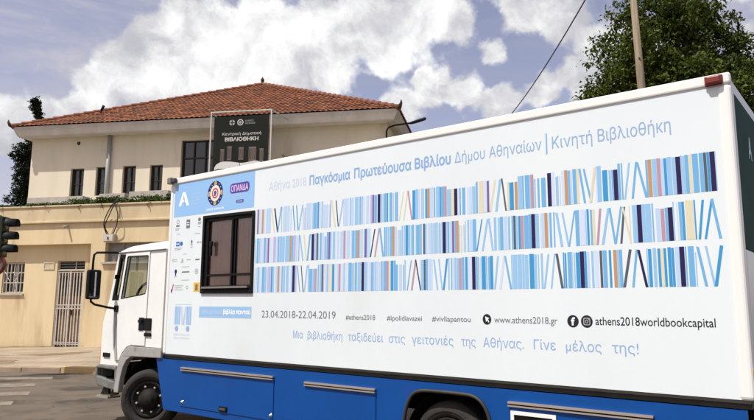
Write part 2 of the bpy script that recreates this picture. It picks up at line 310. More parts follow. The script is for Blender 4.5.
# ------------------------------------------------------------------ mesh helpers
class MB:
    def __init__(self): self.v = []; self.f = []; self.mi = []; self.sm = []; self.mats = []
    def m(self, mt):
        if mt not in self.mats: self.mats.append(mt)
        return self.mats.index(mt)
    def add(self, verts, faces, mt, smooth=False):
        o = len(self.v); self.v += [tuple(p) for p in verts]; k = self.m(mt)
        for f in faces: self.f.append([i + o for i in f]); self.mi.append(k); self.sm.append(smooth)
    def box(self, x0, x1, y0, y1, z0, z1, mt):
        p = [(x0, y0, z0), (x1, y0, z0), (x1, y1, z0), (x0, y1, z0), (x0, y0, z1), (x1, y0, z1), (x1, y1, z1), (x0, y1, z1)]
        self.add(p, [(0, 3, 2, 1), (4, 5, 6, 7), (0, 1, 5, 4), (1, 2, 6, 5), (2, 3, 7, 6), (3, 0, 4, 7)], mt); return self
    def quad(self, a, b, c, d, mt): self.add([a, b, c, d], [(0, 1, 2, 3)], mt); return self
    def slab(self, outer, holes, y0, y1, mt):
        """polygon in (x,z) with holes, thickened from y0 (front, faces -y) to y1"""
        loops = [outer] + list(holes)
        tri = tessellate_polygon([[Vector((p[0], p[1], 0)) for p in lp] for lp in loops])
        flatp = [p for lp in loops for p in lp]; n = len(flatp)
        verts = [(p[0], y0, p[1]) for p in flatp] + [(p[0], y1, p[1]) for p in flatp]
        faces = []
        for t in tri:
            a, b, c = [flatp[i] for i in t]
            ccw = (b[0] - a[0]) * (c[1] - a[1]) - (b[1] - a[1]) * (c[0] - a[0]) > 0
            t = tuple(t) if ccw else tuple(reversed(t))
            faces.append(t); faces.append(tuple(i + n for i in reversed(t)))
        k = 0
        for li, lp in enumerate(loops):
            area = sum(lp[i][0] * lp[(i + 1) % len(lp)][1] - lp[(i + 1) % len(lp)][0] * lp[i][1] for i in range(len(lp)))
            for i in range(len(lp)):
                a, b = k + i, k + (i + 1) % len(lp)
                out = (area > 0) == (li == 0)
                faces.append((a, a + n, b + n, b) if out else (a, b, b + n, a + n))
            k += len(lp)
        self.add(verts, faces, mt); return self
    def tube(self, pts, r, mt, n=8, cap=True, smooth=True):
        pts = [Vector(p) for p in pts]; rs = r if isinstance(r, (list, tuple)) else [r] * len(pts)
        verts = []; faces = []; prev = None
        for i, p in enumerate(pts):
            d = (pts[min(i + 1, len(pts) - 1)] - pts[max(i - 1, 0)]).normalized()
            ref = Vector((0, 0, 1)) if abs(d.z) < 0.9 else Vector((1, 0, 0))
            if prev is None: a = d.cross(ref).normalized()
            else: a = (prev - d * prev.dot(d)).normalized()
            prev = a; b = d.cross(a)
            for k in range(n):
                t = 2 * math.pi * k / n
                verts.append(p + (a * math.cos(t) + b * math.sin(t)) * rs[i])
        for i in range(len(pts) - 1):
            for k in range(n):
                faces.append((i * n + k, i * n + (k + 1) % n, (i + 1) * n + (k + 1) % n, (i + 1) * n + k))
        if cap:
            faces.append(tuple(reversed(range(n)))); faces.append(tuple((len(pts) - 1) * n + k for k in range(n)))
        self.add(verts, faces, mt, smooth); return self
    def lathe(self, c, prof, mt, n=32, axis='y', smooth=True, a0=0.0, a1=2 * math.pi):
        """prof: list of (along axis, radius)"""
        full = abs(a1 - a0 - 2 * math.pi) < 1e-6; m_ = n if full else n + 1
        verts = []; faces = []
        for (h, r) in prof:
            for k in range(m_):
                t = a0 + (a1 - a0) * k / n; x, z = r * math.cos(t), r * math.sin(t)
                if axis == 'y': verts.append((c[0] + x, c[1] + h, c[2] + z))
                elif axis == 'z': verts.append((c[0] + x, c[1] + z, c[2] + h))
                else: verts.append((c[0] + h, c[1] + x, c[2] + z))
        for i in range(len(prof) - 1):
            for k in range(n):
                k2 = (k + 1) % m_
                f = (i * m_ + k, (i + 1) * m_ + k, (i + 1) * m_ + k2, i * m_ + k2)
                faces.append(f)
        self.add(verts, faces, mt, smooth); return self
    def disc(self, x, z, rx, rz, y, mt, n=24, hole=0.0):
        if hole:
            vs = [(x + rx * math.cos(2 * math.pi * k / n), y, z + rz * math.sin(2 * math.pi * k / n)) for k in range(n)] + [(x + rx * hole * math.cos(2 * math.pi * k / n), y, z + rz * hole * math.sin(2 * math.pi * k / n)) for k in range(n)]
            self.add(vs, [(k, (k + 1) % n, n + (k + 1) % n, n + k) for k in range(n)], mt)
        else:
            self.add([(x + rx * math.cos(2 * math.pi * k / n), y, z + rz * math.sin(2 * math.pi * k / n)) for k in range(n)], [tuple(range(n))], mt)
        return self
    def rect(self, x0, x1, z0, z1, y, mt): self.add([(x0, y, z0), (x1, y, z0), (x1, y, z1), (x0, y, z1)], [(0, 1, 2, 3)], mt); return self
    def build(self, name, parent=None, bevel=0.0, seg=2, fix=False):
        me = bpy.data.meshes.new(name); me.from_pydata(self.v, [], self.f); me.update()
        for mt in self.mats: me.materials.append(mt)
        me.polygons.foreach_set('material_index', self.mi); me.polygons.foreach_set('use_smooth', self.sm)
        if fix:
            b = bmesh.new(); b.from_mesh(me); bmesh.ops.recalc_face_normals(b, faces=b.faces); b.to_mesh(me); b.free()
        o = bpy.data.objects.new(name, me); COL.objects.link(o)
        if parent: o.parent = parent
        if bevel:
            md = o.modifiers.new('bevel', 'BEVEL'); md.width = bevel; md.segments = seg; md.limit_method = 'ANGLE'; md.angle_limit = rad(40)
            md.harden_normals = False
        return o
def empty(name, loc, rz=0.0):
    o = bpy.data.objects.new(name, None); COL.objects.link(o); o.location = loc; o.rotation_euler = (0, 0, rz); o.empty_display_size = 0.3
    return o
def tag(o, label=None, cat=None, group=None, kind=None):
    if label: o['label'] = label
    if cat: o['category'] = cat
    if group: o['group'] = group
    if kind: o['kind'] = kind
    return o
_DG = None
def text_mesh(body, offset=0.0, res=4, spacing=1.0):
    """letter outlines filled by the non-zero winding rule (overlapping strokes stay solid)"""
    c = bpy.data.curves.new('lettering', 'FONT'); c.body = body; c.resolution_u = res; c.offset = offset; c.space_character = spacing; c.fill_mode = 'FRONT'
    c.dimensions = '2D'; c.fill_mode = 'NONE'
    o = bpy.data.objects.new('lettering', c); COL.objects.link(o)
    dg = bpy.context.evaluated_depsgraph_get()
    me = bpy.data.meshes.new_from_object(o.evaluated_get(dg))
    P = np.array([tuple(p.co[:2]) for p in me.vertices], dtype=float)
    nxt = {}
    adj = {}
    for e in me.edges:
        adj.setdefault(e.vertices[0], []).append(e.vertices[1]); adj.setdefault(e.vertices[1], []).append(e.vertices[0])
    bpy.data.objects.remove(o); bpy.data.curves.remove(c); bpy.data.meshes.remove(me)
    seen = set(); loops = []
    for st in range(len(P)):
        if st in seen or st not in adj: continue
        lp = [st]; seen.add(st); cur = st
        # vertices of one contour are stored in drawing order, so step to the next index first
        while True:
            nb = [q for q in adj[cur] if q not in seen]
            if not nb: break
            cur = min(nb) if len(lp) == 1 else nb[0]
            seen.add(cur); lp.append(cur)
        if len(lp) > 2: loops.append(lp)
    verts = []; faces = []
    # group contours whose x ranges overlap (one glyph at a time)
    loops.sort(key=lambda l: P[l, 0].min()); groups = []; xmax = -1e9
    for l in loops:
        if P[l, 0].min() > xmax: groups.append([])
        groups[-1].append(l); xmax = max(xmax, P[l, 0].max())
    for g in groups:
        if offset:
            def area(l): q = P0_[l]; return 0.5 * float((q[:, 0] * np.roll(q[:, 1], -1) - np.roll(q[:, 0], -1) * q[:, 1]).sum())
            P0_ = P; P = P.copy(); sg = np.sign(area(max(g, key=lambda l: abs(area(l)))))
            for l in g:
                q = P0_[l]; e1 = np.roll(q, -1, 0) - q; e1 /= np.maximum(np.linalg.norm(e1, axis=1), 1e-9)[:, None]; e0 = np.roll(e1, 1, 0)
                nn_ = np.stack([e0[:, 1] + e1[:, 1], -e0[:, 0] - e1[:, 0]], 1); ln = np.maximum(np.linalg.norm(nn_, axis=1), .35)[:, None]
                P[l] = q + nn_ / ln * offset * sg * np.clip(2 / ln, 1, 1.6)
        co = []; ed = []; segs = []
        for l in g:
            k = len(co); m = len(l); co += [Vector(P[i]) for i in l]; ed += [(k + i, k + (i + 1) % m) for i in range(m)]
            q = P[l]; segs.append(np.hstack([q, np.roll(q, -1, 0)]))
        S = np.vstack(segs)
        r = delaunay_2d_cdt(co, ed, [], 0, 1e-6)
        vv = np.array([tuple(p) for p in r[0]]); tt = np.array(r[2])
        if len(tt) == 0: continue
        ce = vv[tt].mean(1)
        y0 = S[None, :, 1]; y1 = S[None, :, 3]; px = ce[:, 0:1]; py = ce[:, 1:2]
        cr_ = (S[None, :, 2] - S[None, :, 0]) * (py - y0) - (px - S[None, :, 0]) * (y1 - y0)
        w = ((y0 <= py) & (y1 > py) & (cr_ > 0)).sum(1) - ((y0 > py) & (y1 <= py) & (cr_ < 0)).sum(1)
        k = len(verts); verts += [(p[0], p[1], 0.0) for p in vv]
        for t in tt[w != 0]:
            a_, b_, c_ = vv[t[0]], vv[t[1]], vv[t[2]]
            t = [int(x) for x in t]
            if (b_[0] - a_[0]) * (c_[1] - a_[1]) - (b_[1] - a_[1]) * (c_[0] - a_[0]) < 0: t.reverse()
            faces.append([x + k for x in t])
    return verts, faces
CAP = 0.729
def put_text(mb, body, x0, x1, base, y, mt, cap=None, bold=0.0, spacing=1.0, slope=0.0):
    """flat lettering on the plane y=const (seen from -y), stretched to run from x0 to x1"""
    v, f = text_mesh(body, bold, spacing=spacing)
    xs = [p[0] for p in v]; a, b = min(xs), max(xs); sx = (x1 - x0) / (b - a); sz = (cap / CAP) if cap else sx
    mb.add([(x0 + (p[0] - a) * sx, y, base + p[1] * sz + slope * (p[0] - a) * sx) for p in v], f, mt)
def ngon_prism(mb, c, r, h, n, mt, axis='y'): mb.lathe(c, [(0, 0.0), (0, r), (h, r), (h, 0.0)], mt, n, axis, False)
# ------------------------------------------------------------------ ground: asphalt, raised pavement, kerb, worn crossing
mb = MB()
N = 40
xs = [-200 + 10 * i for i in range(N + 1)]
vs = [(x, y, 0.0) for y in xs for x in xs]
mb.add(vs, [(j * (N + 1) + i, j * (N + 1) + i + 1, (j + 1) * (N + 1) + i + 1, (j + 1) * (N + 1) + i) for j in range(N) for i in range(N)], M_asphalt)
tag(mb.build('road'), kind='structure')

A_O = Vector((-10.966, 22.3, 0)); A_R = rad(-14)
def apt(u, d=0.0, z=0.0):
    c, s = math.cos(A_R), math.sin(A_R)
    return Vector((A_O.x + u * c - d * s, A_O.y + u * s + d * c, z))
mb = MB()
KX = [-40, -25, -16, -9.33, -6.84, -3, 2, 8, 16]
def kerb_y(x): return 16.54 - (x + 9.33) * 0.145
top = []; bot = []
for x in KX:
    top.append((x, kerb_y(x), 0.115))
for i, x in enumerate(KX):
    u = (x - A_O.x) / math.cos(A_R)
    w = apt(u, 0.12); zz = 0.215 + 0.036 * max(-4, min(5, u))
    bot.append((x, w.y, zz))
n = len(KX)
SUB = 6
rows = []
for j in range(SUB + 1):
    t = j / SUB
    rows.append([(a[0], a[1] + (b[1] - a[1]) * t, a[2] + (b[2] - a[2]) * t) for a, b in zip(top, bot)])
mb.add([p for r_ in rows for p in r_], [(j * n + i, j * n + i + 1, (j + 1) * n + i + 1, (j + 1) * n + i) for j in range(SUB) for i in range(n - 1)], M_pave)
tag(mb.build('pavement'), kind='structure')
mb = MB()
rnd = random.Random(3)
x = -40.0
while x < 16:
    L_ = 0.95 + rnd.random() * 0.1
    x2 = x + L_ - 0.015
    low = -8.05 < x + L_ / 2 < -5.9
    zt = 0.118 + rnd.uniform(-0.006, 0.006) if not low else 0.150
    y1, y2 = kerb_y(x), kerb_y(x2)
    m_ = M_kerby if low else M_kerb
    p = [(x, y1 - 0.14, -0.05), (x2, y2 - 0.14, -0.05), (x2, y2 + 0.02, -0.05), (x, y1 + 0.02, -0.05), (x, y1 - 0.13, zt), (x2, y2 - 0.13, zt), (x2, y2 + 0.02, zt + 0.004), (x, y1 + 0.02, zt + 0.004)]
    mb.add(p, [(0, 3, 2, 1), (4, 5, 6, 7), (0, 1, 5, 4), (1, 2, 6, 5), (2, 3, 7, 6), (3, 0, 4, 7)], m_)
    x += L_
tag(mb.build('kerb', bevel=0.012), kind='structure')
# darker patches on the pavement, each with an outline of its own
def patch(name, pts, zfun, m_):
    mb = MB(); mb.add([(p[0], p[1], zfun(p[0], p[1])) for p in pts], [tuple(range(len(pts)))], m_); return tag(mb.build(name), kind='structure')
def pave_z(x, y):
    u = (x - A_O.x) / math.cos(A_R); w = apt(u, 0.12); zz = 0.215 + 0.036 * max(-4, min(5, u))
    t = (y - kerb_y(x)) / (w.y - kerb_y(x)); return 0.115 + (zz - 0.115) * t + 0.006
def blobpoly(cx, cy, rx, ry, rot, seed, n=26):
    r_ = random.Random(seed); out = []
    ph = [r_.uniform(0, 6.3) for _ in range(4)]
    for k in range(n):
        t = 2 * math.pi * k / n; q = 1 + 0.18 * math.sin(2 * t + ph[0]) + 0.14 * math.sin(3 * t + ph[1]) + 0.10 * math.sin(5 * t + ph[2]) + r_.uniform(-.05, .05)
        X, Y = rx * q * math.cos(t), ry * q * math.sin(t)
        out.append((cx + X * math.cos(rot) - Y * math.sin(rot), cy + X * math.sin(rot) + Y * math.cos(rot)))
    return out
patch('dark_patch', blobpoly(-9.45, 19.55, 0.85, 0.42, 0.15, 1), pave_z, M_darkpave)
patch('dark_patch', blobpoly(-10.15, 17.55, 0.75, 0.45, 0.1, 5), pave_z, M_darkpave)
for q, (ex, ey, L_, w_) in enumerate([(-7.23, 15.05, 5.0, 0.50), (-6.95, 13.75, 5.0, 0.55), (-6.38, 12.45, 5.0, 0.5), (-6.0, 11.2, 5.0, 0.5)]):
    a = rad(11); c, s = math.cos(a), math.sin(a)
    pts = [(ex - L_ * c + w_ / 2 * s, ey - L_ * s - w_ / 2 * c), (ex + w_ / 2 * s, ey - w_ / 2 * c), (ex - w_ / 2 * s - .12, ey + w_ / 2 * c), (ex - L_ * c - w_ / 2 * s, ey - L_ * s + w_ / 2 * c)]
    patch('crossing_stripe', pts, lambda x, y: 0.004, M_stripe)

# ------------------------------------------------------------------ single-storey cream building on the pavement
A = tag(empty('street_building', A_O, A_R), 'low cream stucco building with a grilled door and a plain cornice', 'building')
UL, UR = -14.0, 15.5
mb = MB()
R1 = 1.32; R2a, R2b = 1.88, 4.15
outer = [(UL, -0.3), (UL, 4.42), (UR, 4.42), (UR, -0.3), (R1, -0.3), (R1, 3.70), (-9.0, 3.70), (-9.0, -0.3)]
mb.slab(outer, [[(R2a, 3.07), (R2a, 3.72), (R2b, 3.72), (R2b, 3.07)]], 0.0, 0.28, M_cream)
mb.build('wall', A)
# recessed panel with door and window openings
RX = (-.14, 0, 0)
mb = MB(); mb.slab([(-9.0, -0.3), (-9.0, 3.9), (1.5, 3.9), (1.5, -0.3), (1.06, -0.3), (1.06, 3.14), (-0.05, 3.14), (-0.05, -0.3)], [[(-2.31, 2.03), (-2.31, 3.11), (-1.40, 3.11), (-1.40, 2.03)]], 0.281, 0.50, M_cream)
mb.build('recessed_wall', A).location = RX
mb = MB(); mb.box(UL, UL + 0.28, 0.281, 4.6, -0.3, 4.95, M_cream); mb.build('side_wall', A)
mb = MB(); mb.box(UR - 0.28, UR, 0.281, 4.6, -0.3, 4.95, M_cream); mb.build('side_wall', A)
mb = MB(); mb.box(UL, UR, -0.03, 0.28, 4.50, 4.99, M_band); mb.build('parapet', A)
mb = MB(); mb.box(UL, UR, -0.10, 0.28, 4.424, 4.498, M_band); mb.box(UL, UR, -0.07, 0.34, 4.992, 5.05, M_band); mb.build('cornice', A, bevel=0.012)
mb = MB(); mb.box(UL + .3, UR - .3, 0.30, 5.6, 4.80, 4.90, M_conc); mb.build('flat_roof', A)
mb = MB()
r_ = random.Random(11); us = [-9.0 + .25 * i for i in range(36)] + [-.06]
pts = [(u, 0.262 + 0.0, 0.15 + 0.036 * max(-4, min(5, u)) + 0.09 + 0.05 * r_.random()) for u in us]
mb.add([(u, 0.277, -0.2) for u, _, z in pts] + [(u, 0.277, z) for u, _, z in pts], [(i, i + 1, len(us) + i + 1, len(us) + i) for i in range(len(us) - 1)], M_base)
mb.build('stained_base', A)
# door with iron grille
mb = MB(); mb.box(-0.05, 1.06, 0.44, 0.49, -0.2, 2.80, M_door)
for k in range(2):
    mb.box(0.05 + .52 * k, 0.44 + .52 * k, 0.425, 0.44, 0.45, 1.35, M_door); mb.box(0.05 + .52 * k, 0.44 + .52 * k, 0.425, 0.44, 1.95, 2.62, M_glassint)
dr = mb.build('door', A, bevel=0.008); dr.location = RX
mb = MB()
for u in (-0.035, 0.485, 1.02): mb.box(u - 0.030, u + 0.030, 0.315, 0.36, 0.20, 2.80, M_iron)
for k in range(9):
    u = 0.03 + 0.118 * k
    if abs(u - .485) > .05: mb.box(u - 0.019, u + 0.019, 0.325, 0.35, 0.26, 2.76, M_iron)
for z in (0.30, 0.36, 1.50, 1.62, 2.74, 2.79): mb.box(-0.035, 1.02, 0.32, 0.355, z, z + 0.03, M_iron)
for k in range(6):
    mb.lathe((0.07 + .165 * k, 0.335, 1.575), [(-.008, .030), (-.008, .042), (.008, .042), (.008, .030), (-.008, .030)], M_iron, 12)
mb.build('iron_grille', dr)
mb = MB(); mb.box(0.60, 0.64, 0.30, 0.325, 1.30, 1.46, M_black); mb.build('lock', dr)
mb = MB(); mb.box(-0.05, 1.06, 0.44, 0.49, 2.84, 3.13, M_glassint)
for z in (2.845, 2.93, 3.03, 3.10): mb.box(-0.05, 1.06, 0.36, 0.38, z, z + 0.014, M_iron)
for u in (-0.04, .63, 1.03): mb.box(u, u + .02, 0.355, 0.385, 2.845, 3.125, M_iron)
mb.box(-0.05, 1.06, 0.30, 0.44, 2.803, 2.838, M_iron)
mb.build('transom', A).location = RX
# grilled window
mb = MB(); mb.box(-2.31, -1.40, 0.45, 0.49, 2.03, 3.11, M_darkglass); wd = mb.build('window', A); wd.location = RX
mb = MB(); mb.slab([(-2.31, 2.03), (-1.40, 2.03), (-1.40, 3.11), (-2.31, 3.11)], [[(-2.25, 2.09), (-2.25, 3.05), (-1.46, 3.05), (-1.46, 2.09)]], 0.40, 0.449, M_conc); mb.box(-1.88, -1.83, 0.41, 0.449, 2.09, 3.05, M_conc); mb.build('frame', wd)
mb = MB()
for k in range(7): mb.box(-2.28 + .145 * k - .011, -2.28 + .145 * k + .011, 0.31, 0.335, 2.04, 3.10, M_iron)
for z in (2.05, 2.40, 2.75, 3.08): mb.box(-2.30, -1.41, 0.315, 0.34, z - .012, z + .012, M_iron)
for (u0, z0) in ((-2.1, 2.57), (-1.75, 2.57)):
    for k in range(4):
        a = math.pi / 4 + k * math.pi / 2; mb.tube([(u0, .322, z0), (u0 + .2 * math.cos(a), .322, z0 + .3 * math.sin(a))], .01, M_iron, 5)
mb.build('iron_grille', wd)
mb = MB(); mb.box(-2.36, -1.35, 0.22, 0.281, 1.96, 2.02, M_conc); mb.build('sill', wd)
# framed blank plate over the door
mb = MB(); mb.slab([(-0.60, 2.85), (-0.16, 2.85), (-0.16, 3.10), (-0.60, 3.10)], [[(-0.565, 2.885), (-0.565, 3.065), (-0.195, 3.065), (-0.195, 2.885)]], 0.255, 0.28, M_iron); mb.box(-0.565, -0.195, 0.268, 0.279, 2.885, 3.065, M_band); mb.build('name_plate', A).location = RX
# shuttered strip window beside the truck cab
mb = MB(); mb.box(R2a, R2b, 0.22, 0.27, 3.07, 3.72, M_greyframe); w2 = mb.build('window', A)
mb = MB()
for k in range(5): mb.box(R2a + .02 + .56 * k - .02, R2a + .02 + .56 * k + .02, 0.17, 0.219, 3.07, 3.72, M_greyframe)
for k in range(9): mb.box(R2a, R2b, 0.200, 0.219, 3.10 + .068 * k, 3.125 + .068 * k, M_greyframe)
mb.build('frame', w2)
mb = MB(); mb.box(R2a - .08, R2b + .08, -0.10, 0.16, 3.005, 3.066, M_conc); mb.build('sill', w2)
mb = MB(); mb.tube([(0.36, 0.05, 4.32), (0.36, -0.22, 4.27)], 0.035, M_pipe, 10); mb.build('drain_spout', A)

# electricity box with its loops of cable
e = tag(empty('meter_box', apt(2.1, -0.09, 3.70), A_R), 'small grey electrical box with looped black cables on the cream wall', 'electrical box')
mb = MB(); mb.box(-0.20, 0.20, -0.09, 0.085, 0.02, 0.28, M_conc); mb.box(-0.17, 0.17, -0.102, -0.092, 0.05, 0.25, M_iron); mb.build('housing', e, bevel=0.015)
mb = MB(); mb.box(-0.02, 0.02, -0.118, -0.104, 0.10, 0.19, M_black); mb.build('latch', e)
mb = MB()
for pts in ([(-.12, -.02, .28), (-.20, -.10, .62), (-.10, -.11, .95), (.08, -.12, 1.25), (.16, -.05, 1.42)], [(-.05, -.02, .28), (-.13, -.13, .55), (.0, -.13, .9), (.12, -.14, 1.15), (.17, -.05, 1.42)], [(.12, -.02, .28), (.30, -.10, .6), (.31, -.10, .95), (.24, -.12, 1.2), (.18, -.05, 1.42)]):
    # smooth the loop
    P = [Vector(p) for p in pts]; out = []
    for i in range(len(P) - 1):
        p0 = P[max(i - 1, 0)]; p1 = P[i]; p2 = P[i + 1]; p3 = P[min(i + 2, len(P) - 1)]
        for k in range(6):
            t = k / 6; out.append(0.5 * ((2 * p1) + (p2 - p0) * t + (2 * p0 - 5 * p1 + 4 * p2 - p3) * t * t + (3 * p1 - p0 - 3 * p2 + p3) * t ** 3))
    out.append(P[-1]); mb.tube(out, 0.017, M_black, 6)
mb.build('cable', e)

# ------------------------------------------------------------------ library building with hipped tile roof
B_O = Vector((-11.041, 27.0, 0)); B_R = rad(-10.3)
B = tag(empty('library_building', B_O, B_R), 'two-storey pale stucco building under a hipped terracotta tile roof', 'building')
WL, WR, WD = -4.13, 11.63, 13.6
wins = [(-2.16, -1.52, 6.20, 7.43), (-0.96, -0.34, 6.22, 7.46), (0.28, 0.89, 6.22, 7.47), (1.53, 2.11, 6.24, 7.47), (2.90, 4.95, 6.30, 8.47)]
mb = MB()
mb.slab([(WL, -0.2), (WR, -0.2), (WR, 8.80), (WL, 8.80)], [[(a, c), (a, d), (b, d), (b, c)] for a, b, c, d in wins], 0.0, 0.3, M_pale)
mb.box(WL, WL + .3, 0.301, WD, -0.2, 8.80, M_pale); mb.box(WR - .3, WR, 0.301, WD, -0.2, 8.80, M_pale); mb.box(WL + .301, WR - .301, WD - .3, WD, -0.2, 8.80, M_pale)
mb.build('wall', B)
for a, b, c, d in wins:
    mb = MB(); mb.box(a, b, 0.20, 0.26, c, d, M_darkglass); w = mb.build('window', B)
    mb = MB(); mb.slab([(a, c), (b, c), (b, d), (a, d)], [[(a + .05, c + .05), (a + .05, d - .05), (b - .05, d - .05), (b - .05, c + .05)]], 0.12, 0.199, M_shutter)
    if b - a < 1:
        m2 = (a + b) / 2; mb.box(m2 - .02, m2 + .02, 0.13, 0.199, c + .05, d - .05, M_shutter); mb.box(a + .05, m2 - .021, 0.15, 0.198, c + .55, c + .585, M_shutter); mb.box(m2 + .021, b - .05, 0.15, 0.198, c + .55, c + .585, M_shutter)
    else:
        for k in (1, 2, 3): mb.box(a + (b - a) * k / 4 - .025, a + (b - a) * k / 4 + .025, 0.13, 0.199, c + .05, d - .05, M_shutter)
        mb.box(a + .05, b - .05, 0.14, 0.197, c + 1.4, c + 1.46, M_shutter)
    mb.build('frame', w)
# eave: coved plaster all round
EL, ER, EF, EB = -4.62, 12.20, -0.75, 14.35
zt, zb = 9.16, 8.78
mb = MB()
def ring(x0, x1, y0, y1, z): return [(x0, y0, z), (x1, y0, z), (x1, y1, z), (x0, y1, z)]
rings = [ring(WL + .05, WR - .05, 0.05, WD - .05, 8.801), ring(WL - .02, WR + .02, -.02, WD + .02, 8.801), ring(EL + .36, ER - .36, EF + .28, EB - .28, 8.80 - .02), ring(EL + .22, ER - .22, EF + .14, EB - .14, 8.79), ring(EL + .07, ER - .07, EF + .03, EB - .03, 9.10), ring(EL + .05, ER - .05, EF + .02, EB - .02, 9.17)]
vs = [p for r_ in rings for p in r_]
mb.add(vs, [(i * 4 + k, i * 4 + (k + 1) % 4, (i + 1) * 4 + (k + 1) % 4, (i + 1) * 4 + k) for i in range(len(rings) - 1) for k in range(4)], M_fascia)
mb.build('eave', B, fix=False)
# roof faces: rows of lapped barrel tiles
AP = Vector(((EL + ER) / 2, EF + 7.55, 13.20))
def tiled_face(mb, a, b, apex, mt, col=0.22, course=0.36, per=5, amp=0.032, lap=0.03):
    a = Vector(a); b = Vector(b); u = (b - a); L = u.length; u /= L
    foot = a + u * (apex - a).dot(u); ua = (apex - a).dot(u); v = apex - foot; H = v.length; v /= H; nn = u.cross(v)
    nc = int(L / col) * per
    nr = int(H / course) + 1
    verts = []; faces = []; W_ = nc + 1
    for i in range(nr + 1):
        for half in (0, 1):
            for c in range(W_):
                uu = L * c / nc
                vm = H * min(uu / ua, (L - uu) / (L - ua)) if 0 < ua < L else H
                vv = min(course * (i + half * 0.999), max(vm, 0))
                h = amp * abs(math.sin(math.pi * c / per)) + (lap if half == 0 else 0.0)
                p = a + u * uu + v * vv + nn * h
                verts.append(p)
    R2 = 2 * (nr + 1)
    for i in range(R2 - 1):
        for c in range(W_ - 1):
            q = (i * W_ + c, i * W_ + c + 1, (i + 1) * W_ + c + 1, (i + 1) * W_ + c)
            if (verts[q[0]] - verts[q[3]]).length < 1e-4 and (verts[q[1]] - verts[q[2]]).length < 1e-4: continue
            faces.append(q)
    mb.add(verts, faces, mt)
mb = MB()
C4 = [Vector((EL, EF, 9.17)), Vector((ER, EF, 9.17)), Vector((ER, EB, 9.17)), Vector((EL, EB, 9.17))]
for k in range(4): tiled_face(mb, C4[k], C4[(k + 1) % 4], AP, M_tile, per=5 if k == 0 else 3)
rf = mb.build('roof', B)
mb = MB()
for c in C4:
    d = (AP - c); L = d.length; nseg = int(L / 0.42); pts = []; rs = []
    for i in range(nseg):
        for t, r in ((0.0, .125), (.93, .085), (.97, .13)):
            pts.append(c + d * ((i + t) / nseg) + Vector((0, 0, 0.03))); rs.append(r)
    mb.tube(pts, rs, M_ridge, 8)
mb.build('hip_tiles', rf)
mb = MB(); mb.lathe((AP.x, AP.y, AP.z), [(0, .15), (.08, .12), (.14, .06), (.20, .09), (.28, .10), (.36, .05), (.46, 0.0)], M_oldtile, 12, 'z'); mb.build('finial', rf)
for c, sx, sy in ((C4[0], -1, -1), (C4[1], 1, -1)):
    mb = MB(); o = Vector((c.x, c.y, c.z))
    mb.tube([o + Vector((-.05 * sx, -.05 * sy, .02)), o + Vector((.04 * sx, .04 * sy, .08)), o + Vector((.09 * sx, .08 * sy, .19)), o + Vector((.09 * sx, .08 * sy, .31))], [.08, .08, .05, .015], M_oldtile, 8); mb.build('corner_ornament', rf)
mb = MB(); ax = Vector((-1.75, 1.1, 9.95)); mb.tube([ax, ax + Vector((.16, 0, .62))], [.035, .03], M_black, 6); mb.tube([ax + Vector((.10, 0, .38)), ax + Vector((.24, -.05, .58))], .06, M_black, 6); mb.build('roof_vent', rf)
# rainwater pipe and small wall vent
mb = MB(); mb.tube([(-0.355, -0.10, 8.78), (-0.355, -0.10, 4.9)], 0.088, M_pipe, 14)
for z in (8.2, 6.6): mb.box(-.46, -.25, -.11, -.001, z, z + .05, M_pipe)
mb.build('rainwater_pipe', B)
mb = MB(); mb.lathe((-1.87, -0.03, 8.53), [(0, 0), (0, .07), (.03, .08)], M_shutter, 12); mb.build('wall_vent', B)

# street lamp arm at the corner of the library
lamp = tag(empty('wall_lamp', B_O + Matrix.Rotation(B_R, 3, 'Z') @ Vector((11.60, -0.08, 5.0)), B_R), 'dark lamp on a bent arm at the right corner of the tile-roofed building', 'lamp')
mb = MB(); mb.tube([(0, 0, 0), (0, 0, 3.42), (.02, -.01, 3.52), (.10, -.05, 3.60), (.34, -.18, 3.64), (1.0, -.45, 3.62)], .034, M_black, 8); mb.build('arm', lamp)
mb = MB(); hp = [(.98, -.44, 3.61), (1.10, -.50, 3.62), (1.35, -.62, 3.65), (1.60, -.72, 3.69), (1.63, -.74, 3.70)]; mb.tube(hp, [.04, .06, .068, .06, .025], M_black, 10); mb.build('lamp_head', lamp)

# ------------------------------------------------------------------ banner in a white steel frame on the flat roof
S = tag(empty('library_banner', (-5.306, 24.5, 4.9), B_R), 'dark banner with white lettering in a tall white frame above the truck', 'banner')
mb = MB()
for u in (-1.235, 1.235): mb.box(u - .024, u + .024, -.024, .024, 0, 4.265, M_frame)
mb.box(-1.21, 1.21, -.022, .022, 4.22, 4.263, M_frame); mb.box(-1.2, 1.2, -.03, .03, .80, .86, M_frame)
mb.build('frame', S, bevel=0.006)
mb = MB(); mb.slab([(-1.10, .9), (1.14, .9), (1.14, 4.05), (-1.10, 4.05)], [], -.012, .012, M_banner); bn = mb.build('panel', S)
for u, z in ((-1.1, 4.05), (1.14, 4.05), (-1.1, .9), (1.14, .9), (-1.1, 2.5), (1.14, 2.5)):
    mb = MB(); mb.tube([(u, 0, z), (1.21 if u > 0 else -1.21, 0, z + (.06 if z > 3 else 0))], .008, M_black, 5); mb.build('tie', bn)
mb = MB(); y = -.016
mb.disc(-.36, 3.79, .115, .115, y, M_bannerdim, 20); mb.rect(-.38, -.34, 3.68, 3.90, y - .002, M_banner); mb.rect(-.47, -.25, 3.775, 3.805, y - .002, M_banner)
mb.disc(-.02, 3.79, .125, .125, y, M_bannertext, 22, hole=.74); mb.disc(-.02, 3.79, .055, .055, y - .002, M_bannerdim, 14)
put_text(mb, 'ΔΗΜΟΣ', .17, .52, 3.81, y, M_bannerdim, cap=.065); put_text(mb, 'ΑΘΗΝΑΙΩΝ', .17, .58, 3.71, y, M_bannerdim, cap=.065)
